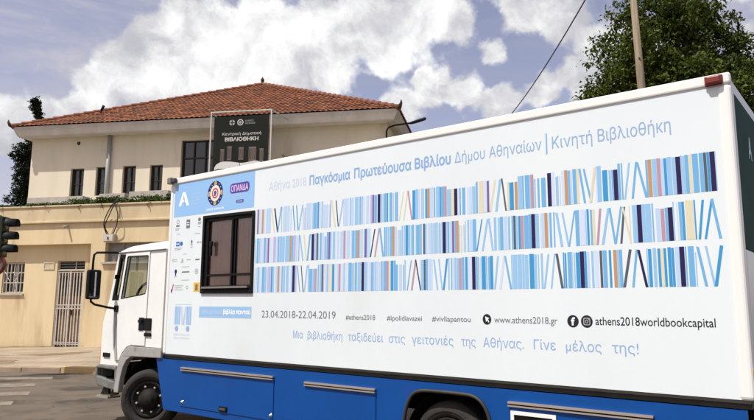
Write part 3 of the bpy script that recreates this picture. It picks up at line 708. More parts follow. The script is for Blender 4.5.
put_text(mb, 'Κεντρική Δημοτική', -.74, .84, 3.285, y, M_bannertext, cap=.115)
put_text(mb, 'ΒΙΒΛΙΟΘΗΚΗ', -.63, .74, 3.055, y, M_bannertext, cap=.145, bold=.025)
mb.build('lettering', bn)
mb = MB()
for u, w_, z0, z1 in ((-.80, .16, 2.2, 2.75), (-.52, .18, 2.3, 2.85), (-.05, .20, 2.3, 2.8), (.36, .30, 2.25, 2.80), (.80, .16, 2.2, 2.72)):
    mb.rect(u, u + w_, z0, z1, y, M_bannerstone)
    for k in range(4): mb.rect(u + w_ * (k + .2) / 4, u + w_ * (k + .5) / 4, z0 + .05, z1 - .06, y - .002, M_banner)
def page(x0, x1, s):
    n = 14; topv = []; botv = []
    for i in range(n + 1):
        t = i / n; xx = x0 + (x1 - x0) * t; h = math.sin(math.pi * (t ** (.6 if s > 0 else 1.7))) * .17
        topv.append((xx, y - .004, 2.02 + h + (.16 * (t if s > 0 else 1 - t)))); botv.append((xx, y - .004, 1.90 + h * .4))
    mb.add(botv + topv, [(i, i + 1, n + 2 + i, n + 1 + i) for i in range(n)], M_bannerpage)
page(-1.02, .0, 1); page(.02, 1.04, -1)
mb.build('open_book_picture', bn)
mb = MB()
mb.tube([(1.24, .03, 4.22), (2.15, 1.78, 3.90)], .028, M_pipe, 8); mb.build('brace', S); mb = MB(); mb.tube([(-1.24, .03, 4.22), (-.95, 1.78, 3.90)], .028, M_pipe, 8); mb.build('brace', S)
# ------------------------------------------------------------------ the mobile library truck; local x = towards the rear, y = into the truck, z = up
T_O = Vector((-2.978, 8.807, 0)); T_R = math.atan2(-0.61477, 0.78870)
K = tag(empty('library_truck', T_O, T_R), 'white box truck with blue skirt and rows of printed book spines', 'truck')
S0, S1, Z0, Z1, BW = 0.26, 6.985, 1.01, 3.30, 2.42
WX0, WX1, WZ0, WZ1 = 1.03, 1.93, 1.80, 2.715
mb = MB()
mb.slab([(S0, Z0), (S1, Z0), (S1, Z1), (S0, Z1)], [[(WX0, WZ0), (WX0, WZ1), (WX1, WZ1), (WX1, WZ0)]], 0.0, 0.05, M_white)
mb.box(S0, S1, .051, BW, Z1 - .05, Z1, M_white); mb.box(S0, S1, .051, BW, Z0, Z0 + .05, M_dark)
mb.box(S0, S0 + .05, .051, BW, Z0 + .051, Z1 - .051, M_white); mb.box(S1 - .05, S1, .051, BW, Z0 + .051, Z1 - .051, M_white); mb.box(S0 + .051, S1 - .051, BW - .05, BW, Z0 + .051, Z1 - .051, M_white)
box = mb.build('cargo_box', K)
mb = MB(); mb.box(S0 - .012, S1 + .02, -.014, .05, 3.232, 3.318, M_trim); tr = mb.build('top_rail', box, bevel=.018, seg=3)
mb = MB(); mb.box(S0 - .012, S1 + .02, BW - .05, BW + .014, 3.232, 3.318, M_trim); mb.build('top_rail', box, bevel=.018, seg=3)
mb = MB(); mb.box(S1 - .075, S1 + .022, -.012, .10, Z0 - .005, 3.230, M_trim); mb.build('corner_post', box, bevel=.028, seg=3)
mb = MB(); mb.box(S0 - .014, S0 + .055, -.010, .10, Z0 - .005, 3.230, M_trim); mb.build('corner_post', box, bevel=.022, seg=3)
# rear face
mb = MB(); mb.box(S1 + .001, S1 + .012, .14, 2.25, 2.05, 3.20, M_green); gp = mb.build('green_panel', box, bevel=.004)
mb = MB()
def rear_text(body, y0, y1, base, mt, cap, bold=0.0):
    v, f = text_mesh(body, bold); xs = [p[0] for p in v]; a, b = min(xs), max(xs); sx = (y1 - y0) / (b - a); sz = cap / CAP
    mb.add([(S1 + .0145, y0 + (p[0] - a) * sx, base + p[1] * sz) for p in v], f, mt)
rear_text('Α', .62, .78, 2.80, T_palewhite, .17, .03)
mb.build('lettering', gp)
mb = MB(); mb.box(S1 + .001, S1 + .016, .14, 2.25, Z0, 2.04, M_white); rd = mb.build('rear_door', box, bevel=.006)
mb = MB(); mb.box(S1 + .024, S1 + .032, .0, .22, 1.10, 1.215, M_yellow); mb.build('reflector', box)
mb = MB(); mb.box(S1 + .017, S1 + .045, 1.15, 1.19, 1.2, 1.9, M_alu); mb.build('handle', rd, bevel=.008)
# roof marker lamps
mb = MB(); mb.box(6.845, 6.952, -.055, -.016, 3.234, 3.300, M_redlens); ml = mb.build('marker_lamp', K, bevel=.016, seg=3)
mb = MB(); mb.box(6.838, 6.958, -.026, -.0145, 3.228, 3.306, M_redlens); mb.build('base', ml, bevel=.004)
mb = MB(); mb.box(.245, .33, -.075, -.016, 3.235, 3.325, M_greylens); mb.box(.335, .40, -.07, -.016, 3.25, 3.31, M_darkgrey); mb.build('marker_lamp', K, bevel=.014, seg=3)
mb = MB(); mb.tube([(4.05, 1.2, 3.30), (4.05, 1.2, 3.52)], .07, M_darkgrey, 12); mb.lathe((4.05, 1.2, 3.52), [(0, .0), (0, .11), (.03, .11), (.06, .0)], M_darkgrey, 14, 'z'); mb.build('roof_vent', K)

# window in the box side
mb = MB(); mb.slab([(.992, 1.775), (1.958, 1.768), (1.952, 2.742), (.990, 2.752)], [[(1.030, 1.815), (1.030, 2.713), (1.920, 2.706), (1.920, 1.808)]], -.024, .03, M_black); wn_ = mb.build('window', K, bevel=.006)
mb = MB()
mb.slab([(1.031, 1.816), (1.919, 1.809), (1.919, 2.705), (1.031, 2.712)], [[(1.085, 1.87), (1.085, 2.675), (1.89, 2.675), (1.89, 1.87)]], .004, .028, M_black)
mb.box(1.53, 1.562, .0, .027, 1.871, 2.674, M_black); mb.box(1.585, 1.605, .01, .027, 1.871, 2.674, M_black); mb.box(1.086, 1.889, -.002, .026, 1.985, 2.010, M_black)
mb.build('sash', wn_)
mb = MB(); mb.box(1.155, 1.178, -.028, .003, 2.24, 2.40, M_black); mb.box(1.14, 1.19, -.022, .003, 2.36, 2.42, M_black); mb.build('catch', wn_, bevel=.004)
mb = MB(); mb.rect(1.08, 1.895, 1.865, 2.68, .030, M_winglass); mb.build('pane', wn_)
mb = MB(); mb.box(1.05, 1.90, -.05, .0, 1.835, 1.858, M_greylens); mb.build('ledge', wn_)
def curtain(x0, x1, seed):
    r_ = random.Random(seed); mb = MB(); nx = 60; ph = [r_.uniform(0, 6.3) for _ in range(3)]; rows = []
    for j in range(5):
        z = 1.86 + .86 * j / 4
        rows.append([(x0 + (x1 - x0) * i / nx, .046 + .010 * math.sin(i * .42 + ph[0] + .15 * j) + .003 * math.sin(i * 1.1 + ph[1]), z) for i in range(nx + 1)])
    mb.add([p for r in rows for p in r], [(j * (nx + 1) + i, j * (nx + 1) + i + 1, (j + 1) * (nx + 1) + i + 1, (j + 1) * (nx + 1) + i) for j in range(4) for i in range(nx)], M_curtain, True)
    mb.build('curtain', wn_)
curtain(1.06, 1.56, 2); curtain(1.58, 1.92, 7)
mb = MB(); mb.box(.95, 2.0, .30, .32, 1.7, 2.8, M_glassint); mb.box(.95, .97, .052, .29, 1.7, 2.8, M_glassint); mb.box(1.98, 2.0, .052, .29, 1.7, 2.8, M_glassint); mb.box(.971, 1.979, .052, .29, 1.68, 1.70, M_glassint); mb.box(.971, 1.979, .052, .29, 2.80, 2.82, M_glassint); mb.build('window_box', wn_)

# --- printed graphics on the box side
Y = -.0010
mb = MB(); mb.rect(.338, 1.925, 2.785, 3.228, Y, M_header); hd = mb.build('header_panel', box)
mb = MB(); y = Y - .0006
mb.add([(.435, y, 2.925), (.490, y, 2.928), (.558, y, 3.105), (.515, y, 3.112)], [(0, 1, 2, 3)], T_white); mb.add([(.515, y - .0008, 3.112), (.575, y - .0008, 3.105), (.662, y - .0008, 2.922), (.605, y - .0008, 2.924)], [(3, 2, 1, 0)], T_white)
mb.add([(.505, y, 2.975), (.60, y, 2.972), (.585, y, 3.004), (.52, y, 3.006)], [(0, 1, 2, 3)], T_white)
mb.add([(.555, y - .0016, 2.93), (.572, y - .0016, 2.93), (.545, y - .0016, 3.07), (.535, y - .0016, 3.06)], [(0, 1, 2, 3)], M_header)
for k, w in enumerate(('Αθήνα 2018', 'Παγκόσμια', 'Πρωτεύουσα', 'Βιβλίου')): put_text(mb, w, .70, .70 + (.17, .175, .185, .13)[k], 3.055 - .045 * k, y, T_palewhite, cap=.028)
mb.build('athens_logo', hd)
mb = MB(); ex, ez = 1.19, 3.028
mb.disc(ex, ez, .150, .158, y, T_navy, 32)
for k in range(4):
    a = k * math.pi / 2; cx, cz = ex + .118 * math.sin(a), ez + .125 * math.cos(a); mb.disc(cx, cz, .030, .030, y - .0004, T_gold, 12)
mb.disc(ex, ez, .098, .104, y - .0008, T_cream, 28); mb.disc(ex, ez, .064, .068, y - .0012, T_crimson, 20, hole=.72)
mb.add([(ex - .030, y - .0016, ez - .034), (ex + .018, y - .0016, ez - .034), (ex + .012, y - .0016, ez - .012), (ex + .030, y - .0016, ez - .004), (ex + .022, y - .0016, ez + .026), (ex - .002, y - .0016, ez + .036), (ex - .026, y - .0016, ez + .018), (ex - .022, y - .0016, ez - .008)], [(0, 1, 2, 3, 4, 5, 6, 7)], T_purple)
for k in range(16):
    a = (k + .5) * math.pi / 8; mb.disc(ex + .124 * math.sin(a), ez + .130 * math.cos(a), .007, .007, y - .0004, T_cream, 6)
put_text(mb, 'ΔΗΜΟΣ ΑΘΗΝΑΙΩΝ', 1.02, 1.37, 2.815, y, T_white, cap=.026, bold=.02)
mb.build('city_emblem', hd)
mb = MB()
def rrect(x0, x1, z0, z1, r, yy, mt):
    pts = []
    for cx, cz, a in ((x1 - r, z0 + r, -90), (x1 - r, z1 - r, 0), (x0 + r, z1 - r, 90), (x0 + r, z0 + r, 180)):
        for k in range(5): t = rad(a + 22.5 * k); pts.append((cx + r * math.cos(t), yy, cz + r * math.sin(t)))
    mb.add(pts, [tuple(range(len(pts)))], mt)
rrect(1.475, 1.835, 2.988, 3.112, .045, y, T_purple)
put_text(mb, 'ΟΠΑΝΔΑ', 1.497, 1.813, 3.012, y - .001, T_pink, cap=.076, bold=.025)
put_text(mb, 'Οργανισμός Πολιτισμού', 1.53, 1.79, 2.955, y, T_palewhite, cap=.02); put_text(mb, 'Αθλητισμού και Νεολαίας', 1.53, 1.79, 2.925, y, T_palewhite, cap=.02)
rrect(1.60, 1.735, 2.862, 2.902, .012, y, T_purple); put_text(mb, '2018', 1.62, 1.715, 2.870, y - .001, T_palewhite, cap=.024)
mb.build('organisation_badge', hd)

# sponsor marks
y = Y; rs = random.Random(8)
def small_lines(x, z, w, n, mt=T_lightgrey, h=.010, gap=.018):
    for k in range(n): mb.rect(x - w / 2, x + w / 2 - rs.uniform(0, w * .25), z - k * gap - h, z - k * gap, y, mt)
# first row
mb = MB(); mb.disc(.438, 2.72, .032, .030, y, T_lightgrey, 14, hole=.6); mb.rect(.40, .476, 2.655, 2.678, y, T_grey); small_lines(.438, 2.635, .10, 2); mb.build('sponsor_mark', box)
mb = MB(); mb.rect(.622, .70, 2.62, 2.735, y, T_grey); mb.rect(.632, .69, 2.66, 2.672, y - .001, T_white); mb.rect(.632, .69, 2.69, 2.70, y - .001, T_white); mb.build('sponsor_mark', box)
mb = MB(); mb.disc(.894, 2.72, .030, .024, y, T_grey, 12); mb.rect(.865, .925, 2.655, 2.69, y, T_lightgrey); small_lines(.894, 2.63, .055, 1); mb.build('sponsor_mark', box)
mb = MB(); small_lines(.47, 2.56, .10, 1, h=.008); mb.build('sponsor_mark', box); mb = MB(); small_lines(.86, 2.545, .12, 1, h=.008); mb.build('sponsor_mark', box)
# second row
mb = MB(); rrect(.42, .495, 2.395, 2.455, .01, y, T_blue); mb.disc(.535, 2.425, .030, .030, y, T_blue, 16); mb.rect(.432, .483, 2.418, 2.432, y - .001, T_white); small_lines(.48, 2.375, .17, 2); mb.build('sponsor_mark', box)
mb = MB(); mb.disc(.753, 2.44, .018, .025, y, T_grey, 10); mb.rect(.735, .772, 2.39, 2.413, y, T_lightgrey); small_lines(.753, 2.375, .05, 1); mb.build('sponsor_mark', box)
mb = MB(); mb.disc(.885, 2.425, .022, .012, y, T_lightgrey, 12); mb.rect(.91, .955, 2.418, 2.432, y, T_lightgrey); mb.build('sponsor_mark', box)
mb = MB(); small_lines(.63, 2.29, .08, 1, h=.007); mb.build('sponsor_mark', box)
# third row
mb = MB(); mb.disc(.375, 2.215, .020, .020, y, T_lightgrey, 12, hole=.6); small_lines(.43, 2.225, .06, 2, h=.007); mb.build('sponsor_mark', box)
mb = MB(); mb.add([(.545, y, 2.19), (.60, y, 2.19), (.573, y, 2.24)], [(0, 1, 2)], T_lightgrey); small_lines(.573, 2.18, .07, 1, h=.007); mb.build('sponsor_mark', box)
mb = MB(); small_lines(.71, 2.215, .09, 1, h=.010); mb.build('sponsor_mark', box); mb = MB(); small_lines(.90, 2.215, .11, 1, mt=T_grey, h=.018); mb.build('sponsor_mark', box)
mb = MB(); small_lines(.65, 2.125, .16, 1, h=.008); mb.build('sponsor_mark', box)
# fourth row
mb = MB(); mb.disc(.443, 2.065, .026, .030, y, T_navy, 14); mb.rect(.43, .455, 2.01, 2.04, y, T_navy); small_lines(.443, 2.0, .07, 1, h=.007); mb.build('sponsor_mark', box)
mb = MB(); small_lines(.655, 2.063, .16, 1, mt=T_grey, h=.017); mb.build('sponsor_mark', box); mb = MB(); mb.disc(.88, 2.055, .036, .036, y, T_lightgrey, 18, hole=.75); mb.disc(.88, 2.055, .017, .017, y, T_lightgrey, 10); mb.build('sponsor_mark', box)
mb = MB(); small_lines(.66, 1.955, .17, 1, h=.008); mb.build('sponsor_mark', box)
# fifth row
mb = MB(); mb.add([(.365, y, 1.80), (.385, y, 1.80), (.415, y, 1.90), (.395, y, 1.90)], [(0, 1, 2, 3)], T_crimson); mb.rect(.36, .38, 1.79, 1.84, y, T_navy); mb.build('sponsor_mark', box)
mb = MB(); small_lines(.53, 1.885, .20, 3, h=.009, gap=.027); mb.build('sponsor_mark', box); mb = MB(); mb.disc(.70, 1.855, .022, .022, y, T_lightgrey, 12, hole=.6); mb.build('sponsor_mark', box)
mb = MB(); mb.rect(.835, .955, 1.80, 1.915, y, M_yellow); mb.disc(.895, 1.872, .028, .026, y - .001, T_grey, 12); mb.rect(.868, .922, 1.815, 1.85, y - .001, T_grey); mb.build('sponsor_mark', box)

# books-on-wheels logo, blue label, web lines
mb = MB()
for s, w in ((.468, .045), (.521, .025), (.553, .03)): mb.rect(s, s + w, 1.385, 1.615, Y, M_label)
for s, w in ((.715, .03), (.752, .025), (.785, .03)): mb.rect(s, s + w, 1.385, 1.615, Y, M_label)
for a, b, m_ in ((.590, .625, T_pale), (.615, .648, T_pale), (.705, .668, T_pale), (.685, .655, T_pale)): mb.add([(b - .010, Y, 1.385), (b + .010, Y, 1.385), (a + .010, Y, 1.615), (a - .010, Y, 1.615)], [(0, 1, 2, 3)], m_)
mb.rect(.47, .81, 1.635, 1.645, Y, T_palewhite)
for s in (.52, .755): mb.disc(s, 1.335, .036, .036, Y, T_thin, 18)
put_text(mb, 'βιβλία παντού', .47, .80, 1.248, Y, T_pale, cap=.026); put_text(mb, 'Δήμος Αθηναίων', .47, .80, 1.208, Y, T_pale, cap=.022)
mb.build('wheeled_books_logo', box)
mb = MB(); mb.rect(.972, 1.942, 1.482, 1.615, Y, M_label); lb = mb.build('blue_label', box)
mb = MB(); put_text(mb, 'κάθε γειτονιά', 1.02, 1.405, 1.530, Y - .0006, T_palewhite, cap=.048); mb.build('lettering', lb); mb = MB(); put_text(mb, 'βιβλία παντού', 1.435, 1.925, 1.530, Y - .0006, T_white, cap=.052, bold=.03); mb.build('lettering', lb)
def line(name, body, x0, x1, base, mt, cap, bold=0.0):
    mb = MB(); put_text(mb, body, x0, x1, base, Y, mt, cap=cap, bold=bold); return mb.build(name, box)
line('title_word', 'Αθήνα 2018', 2.18, 2.775, 2.952, T_pale, .102)
for w, a, b in (('Παγκόσμια', 2.827, 3.415), ('Πρωτεύουσα', 3.470, 4.200), ('Βιβλίου', 4.240, 4.648)): line('title_word', w, a, b, 2.950, T_mid, .104, .024)
line('title_word', 'Δήμου', 4.690, 5.005, 2.950, T_thin, .104); line('title_word', 'Αθηναίων', 5.050, 5.548, 2.950, T_thin, .104)
mb = MB(); mb.rect(5.588, 5.600, 2.905, 3.085, Y, T_mid); mb.build('title_bar', box)
line('title_word', 'Κινητή', 5.643, 5.985, 2.946, T_thin, .104); line('title_word', 'Βιβλιοθήκη', 6.030, 6.583, 2.946, T_thin, .104)
def line(name, body, x0, x1, base, mt, cap, bold=0.0):
    mb = MB(); put_text(mb, body, x0, x1, base, Y, mt, cap=cap, bold=bold); return mb.build(name, box)
line('date_lettering', '23.04.2018-22.04.2019', 2.118, 3.240, 1.497, T_grey, .082)
for w, a, c in (('#athens2018', 3.378, 3.760), ('#ipolidiavazei', 3.906, 4.315), ('#vivliapantou', 4.427, 4.834)): line('hashtag_lettering', w, a, c, 1.494, T_grey, .050, .006)
line('web_lettering', 'www.athens2018.gr', 5.066, 5.637, 1.492, T_grey, .058, .004)
line('account_lettering', 'athens2018worldbookcapital', 5.946, 6.796, 1.492, T_black, .066, .006)
mb = MB(); mb.disc(4.996, 1.520, .042, .046, Y, T_black, 28); mb.add([(4.980, Y - .001, 1.545), (4.988, Y - .001, 1.498), (5.000, Y - .001, 1.512), (5.012, Y - .001, 1.492), (5.019, Y - .001, 1.500), (5.006, Y - .001, 1.520), (5.020, Y - .001, 1.530)], [(0, 1, 2, 3, 4, 5, 6)], T_white); mb.build('pointer_badge', box)
mb = MB(); mb.disc(5.766, 1.517, .047, .049, Y, T_black, 28); put_text(mb, 'f', 5.750, 5.783, 1.487, Y - .001, T_white, cap=.062, bold=.035); mb.build('social_badge', box)
mb = MB(); mb.disc(5.878, 1.517, .047, .049, Y, T_black, 28)
rrect(5.850, 5.906, 1.488, 1.546, .014, Y - .001, T_lightgrey); rrect(5.857, 5.899, 1.495, 1.539, .011, Y - .002, T_black); mb.disc(5.878, 1.517, .014, .014, Y - .003, T_lightgrey, 14, hole=.6); mb.disc(5.892, 1.532, .004, .004, Y - .003, T_lightgrey, 8)
mb.build('social_badge', box)
mb = MB()
x = 2.628
words = ['Μια', 'βιβλιοθήκη', 'ταξιδεύει', 'στις', 'γειτονιές', 'της', 'Αθήνας.', 'Γίνε', 'μέλος', 'της!']
spans = [(2.628, 2.775), (2.845, 3.335), (3.410, 3.860), (3.930, 4.120), (4.200, 4.655), (4.735, 4.880), (4.955, 5.335), (5.425, 5.615), (5.700, 5.985), (6.065, 6.262)]
for w, (a, b) in zip(words, spans): line('slogan_word', w, a, b, 1.283, T_thin, .082)
# three shelves of book spines
ROWS = [(2.458, 2.748, [(2.101, 5), (2.015, 8), (2.979, 3), (3.737, 8), (3.801, 4), (4.402, 5), (4.591, 6), (4.699, 4), (5.04, 8), (5.311, 5), (5.459, 6), (5.611, 4), (5.759, 5), (5.86, 7), (6.157, 4), (6.42, 5), (6.485, 6), (6.535, 3), (6.619, 4), (6.709, 7), (6.809, 9), (6.851, 4)], [2.309, 2.646, 3.239, 4.122, 5.129, 5.909, 6.295]),
        (2.116, 2.407, [(2.207, 8), (2.563, 5), (2.899, 4), (2.973, 9), (3.147, 8), (3.356, 6), (3.545, 5), (3.644, 8), (3.989, 5), (4.36, 9), (4.571, 4), (4.673, 8), (4.716, 5), (5.289, 9), (5.357, 6), (5.454, 4), (5.573, 5), (5.976, 7), (6.322, 4), (6.499, 6), (6.544, 4), (6.70, 7)], [2.779, 3.778, 4.993, 5.728, 6.055, 6.155, 6.800]),
        (1.779, 2.070, [(2.385, 5), (2.617, 4), (2.953, 6), (3.054, 9), (3.293, 6), (3.609, 4), (3.917, 6), (3.954, 7), (4.358, 9), (4.742, 6), (4.885, 4), (5.365, 2), (5.872, 4), (6.021, 9), (6.129, 5), (6.476, 7), (6.607, 4)], [2.744, 4.215, 4.518, 5.151, 5.613, 6.267, 6.785])]
rb = random.Random(77)
FRONT = [0] * 9 + [10] * 8 + [11] * 5 + [2] * 7 + [1] * 3 + [7]  # paler picks near the cab put veiling glare into the print colours
POOL = [1] * 10 + [2] * 10 + [0] * 5 + [10] * 3 + [3] * 5 + [7]
for (z0, z1, acc, slant) in ROWS:
    mb = MB(); x = 1.975; END = 6.872
    acc = sorted(acc); zones = sorted((c - .085, c + .085, c) for c in slant)
    notch = 0
    while x < END:
        zone = next((q for q in zones if q[0] <= x < q[1]), None)
        if zone:
            # a few leaning books
            xa, xb = x, min(zone[1], END); nb = 3; lean = rb.choice((1, -1)); k = 0; W_ = xb - xa
            for k in range(nb):
                w = rb.uniform(.012, .022); c = BOOK[rb.choice((1, 2, 3, 1, 2, 10, 2, 1, 7, 2, 6, 9, 4))]
                l2 = lean if k < 2 else -lean; sh = .026 * l2 * rb.uniform(.6, 1.1); b = xa + W_ * (k + .5) / nb - w / 2
                mb.add([(b - sh, Y - .0003 * k, z0), (b - sh + w, Y - .0003 * k, z0), (b + sh + w, Y - .0003 * k, z1 - rb.uniform(0, .012)), (b + sh, Y - .0003 * k, z1 - rb.uniform(0, .012))], [(0, 1, 2, 3)], c)
            x = xb + .004; continue
        nz = min([q[0] for q in zones if q[0] > x] + [END])
        a = next((q for q in acc if x - .012 <= q[0] < x + .055), None)
        if notch <= 0 and rb.random() < .045: notch = 3
        zt = z1 - (0.04 if notch > 0 else 0) - rb.choice((0, 0, 0, .006)); notch -= 1
        if a:
            if a[0] - .02 > x + .010:
                mb.rect(x, a[0] - .021, z0, zt, Y, BOOK[rb.choice(FRONT if rb.random() > (x - 2.0) / 2.0 else POOL)]); x = a[0] - .019
            w = .034 if a[1] == 4 else (.026 if a[1] in (5, 6) else .020)
            mb.rect(x, min(x + w, END), z0, zt, Y, BOOK[a[1]]); x += w + rb.choice((.002, .004)); acc.remove(a); continue
        w = rb.choice((.008, .010, .014, .018, .024, .032, .040)); w = min(w, nz - x) if nz - x > .004 else .004
        mb.rect(x, x + w, z0, zt, Y, BOOK[rb.choice(FRONT if rb.random() > (x - 2.0) / 2.0 else POOL)])
        x += w + rb.choice((.002, .004, .007, .010, .005, .016))
    mb.build('book_spine_print', box)

# --- rail, skirt, lockers
mb = MB(); mb.box(.27, 6.98, .02, .30, .948, 1.008, M_rail); mb.box(.27, 6.98, -.004, .019, .988, 1.006, M_rail); mb.build('under_rail', K)
mb = MB()
ARCH = [(4.075, .305), (4.095, .52), (4.135, .70), (4.195, .81), (4.28, .856), (4.40, .868), (4.72, .868), (4.85, .856), (4.940, .80), (4.998, .69), (5.035, .52), (5.055, .305)]
_A = [Vector(p) for p in ARCH]; ARCH = []
for i in range(len(_A) - 1):
    p0, p1, p2, p3 = _A[max(i - 1, 0)], _A[i], _A[i + 1], _A[min(i + 2, len(_A) - 1)]
    for k in range(4):
        t = k / 4; q = 0.5 * ((2 * p1) + (p2 - p0) * t + (2 * p0 - 5 * p1 + 4 * p2 - p3) * t * t + (3 * p1 - p0 - 3 * p2 + p3) * t ** 3); ARCH.append((q.x, q.y))
ARCH.append(tuple(_A[-1]))
mb.slab([(.085, .985), (.252, .985), (.252, .940), (6.95, .940), (6.95, .305)] + list(reversed(ARCH)) + [(.31, .310)], [], .008, .035, M_blue)
sk = mb.build('side_skirt', K)
mb = MB(); mb.tube([(a, .0, c) for a, c in ARCH], .016, M_rail, 8); mb.build('wheel_arch', K)
mb = MB()
mb.lathe((4.565, 0, .394), [(.05, .47), (.75, .47)], M_dark, 24, 'y', True, rad(-10), rad(190)); mb.box(4.0, 5.12, .76, .78, .1, .94, M_dark); mb.build('wheel_housing', K)
def locker(x0, x1, z0, z1, knobs=True, mid=True):
    mb = MB(); mb.box(x0, x1, -.001, .006, z0, z1, M_blue); o = mb.build('locker_door', K, bevel=.003)
    mb = MB(); mb.box(x0, x1, -.022, .006, z1 + .026, z1 + .044, M_alu); mb.box(x0, x1, -.022, .006, z1 + .002, z1 + .014, M_alu); mb.box(x0, x1, -.010, .006, z1 + .0145, z1 + .0255, M_dark); mb.build('hinge_rail', o)
    if knobs:
        for q in (x0 + .045, x1 - .03):
            mb = MB(); mb.lathe((q, -.002, z0 + .055), [(-.022, 0), (-.020, .010), (-.008, .014), (0, .022)], M_chrome, 12); mb.build('lock_knob', o)
    if mid:
        mb = MB(); mb.box((x0 + x1) / 2 - .07, (x0 + x1) / 2 + .07, -.016, -.0015, z0 + .012, z0 + .072, M_black); mb.box((x0 + x1) / 2 - .05, (x0 + x1) / 2 + .05, -.022, -.0165, z0 + .03, z0 + .055, M_darkgrey); mb.build('latch', o, bevel=.004)
    return o
locker(.672, 2.345, .385, .818)
locker(2.825, 3.772, .36, .795)
lo = locker(5.185, 6.345, .36, .805, True, False)
mb = MB(); mb.slab([(5.205, .45), (5.60, .45), (5.60, .775), (5.205, .775)], [[(5.235, .48), (5.235, .745), (5.57, .745), (5.57, .48)]], -.012, -.0015, M_trim); mb.box(5.236, 5.569, -.006, -.0015, .481, .744, M_dark); mb.build('vent_grille', lo)
# chassis underneath
mb = MB()
for y0 in (.75, 1.55): mb.box(-1.1, 6.8, y0, y0 + .08, .62, .86, M_dark)
for s in (.3, 1.8, 3.4, 5.6, 6.7): mb.box(s, s + .1, .10, 2.3, .88, .945, M_dark)
mb.box(.5, 6.9, .36, 2.2, .9455, .99, M_dark); mb.box(1.2, 2.6, .30, .74, .42, .80, M_dark); mb.box(-.35, 6.6, 1.9, 1.95, .35, .93, M_dark)
for s in (0.0, 4.565): mb.tube([(s, .3, .394), (s, 2.1, .394)], .08, M_dark, 10)
mb.build('chassis', K)
# far side skirt
mb = MB(); mb.box(.31, 4.0, BW - .03, BW, .31, .94, M_blue); mb.box(5.1, 6.95, BW - .03, BW, .31, .94, M_blue); mb.build('side_skirt', K)

# --- wheels
def wheel(s, yf, sign=1, dual=False):
    W = MB(); c = (s, yf, .394)
    pr = [(.055, .245), (.03, .235), (.03, .205), (.055, .19), (.075, .15), (.05, .135), (.02, .13), (.012, .10), (-.015, .085), (-.03, .06), (-.035, 0)]
    if dual: pr = [(.02, .245), (.01, .232), (.03, .205), (.12, .19), (.15, .14), (.06, .12), (.04, .09), (.03, 0)]
    W.lathe(c, [(h * sign, r) for h, r in pr], M_hub, 36)
    ww = W.build('wheel', K, fix=True)
    tp = [(.050, .243), (.018, .262), (.004, .300), (.006, .335), (.022, .358), (.042, .378), (.060, .386)]
    for k in range(5): tp += [(.066 + .03 * k, .387), (.084 + .03 * k, .388), (.086 + .03 * k, .376), (.093 + .03 * k, .376)]
    tp += [(.225, .386), (.245, .365), (.26, .30), (.24, .245)]
    W = MB(); W.lathe(c, [(h * sign, r) for h, r in tp], M_rubber, 64)
    W.lathe(c, [((.0025) * sign, .300), (-.001 * sign, .304), (.0035 * sign, .309)], M_rubber, 64)
    if dual: W.lathe((s, yf + .29 * sign, .394), [(h * sign, r) for h, r in tp], M_rubber, 40)
    W.build('tyre', ww, fix=True)
    rn = .168 if not dual else .165
    for k in range(8):
        a = k * math.pi / 4 + .3; W = MB(); h0 = .066 if not dual else .125
        W.lathe((s + rn * math.cos(a), yf + h0 * sign, .394 + rn * math.sin(a)), [(0, .017), (-.03 * sign, .015), (-.034 * sign, 0)], M_alu, 6, 'y', False); W.build('wheel_nut', ww, fix=True)
    return ww
fw = wheel(0.0, .04); fw.location = (-.045, -.020, 0); fw.rotation_euler = (0, 0, rad(33)); wheel(0.0, 2.34, -1); wheel(4.55, .06, 1, True); wheel(4.55, 2.34, -1, True)

# --- cab
CW = 2.33
side = [(-1.245, .79), (-1.255, 1.05), (-1.235, 1.38), (-1.17, 1.55), (-1.10, 1.72), (-1.015, 2.06), (-.93, 2.372), (.20, 2.372), (.20, 1.075), (-.48, 1.075), (-.60, 1.04), (-.70, .95), (-.76, .86), (-.79, .79)]
win = [(-.80, 1.725), (-.30, 1.778), (-.222, 1.792), (-.200, 1.86), (-.196, 2.285), (-.21, 2.297), (-.68, 2.305), (-.695, 2.295)]
band = [(-.905, 2.35), (-.757, 2.335), (-.885, 1.70), (-1.06, 1.70)]
cabm = MB()
for y0, y1 in ((.006, .045), (CW - .039, CW)): cabm.slab(side, [win, band], y0, y1, M_cabwhite)
# rear wall and floor
cabm.box(.165, .20, .046, CW - .04, 1.08, 2.37, M_cabwhite); cabm.box(-1.2, .16, .05, CW - .05, 1.06, 1.10, M_dark)
def front_profile(z):
    pts = [(.79, -1.245), (1.05, -1.255), (1.38, -1.235), (1.55, -1.17), (1.72, -1.10), (2.06, -1.015), (2.372, -.93)]
    for (a, b), (c, d) in zip(pts, pts[1:]):
        if a <= z <= c: return b + (d - b) * (z - a) / (c - a)
    return pts[-1][1]
def section(z):
    r = .11; out = []
    for k in range(6): t = rad(18 * k); out.append((front_profile(z) - r * math.sin(t), .006 + r * (1 - math.cos(t))))
    for k in range(1, 10): u = k / 10; out.append((front_profile(z) - r - .07 * math.sin(math.pi * u), .006 + r + (CW - 2 * r - .012) * u))
    for k in range(6): t = rad(90 - 18 * k); out.append((front_profile(z) - r * math.sin(t), CW - r * (1 - math.cos(t))))
    return out
def loft(mb, zs, i0, i1, mt):
    rows = [[(p[0], p[1], z) for p in section(z)[i0:i1]] for z in zs]; n = len(rows[0])
    mb.add([p for r in rows for p in r], [(j * n + i, (j + 1) * n + i, (j + 1) * n + i + 1, j * n + i + 1) for j in range(len(zs) - 1) for i in range(n - 1)], mt, True)
nS = len(section(1.0))
loft(cabm, [.79, .92, 1.05, 1.38, 1.55, 1.66], 0, nS, M_cabwhite)
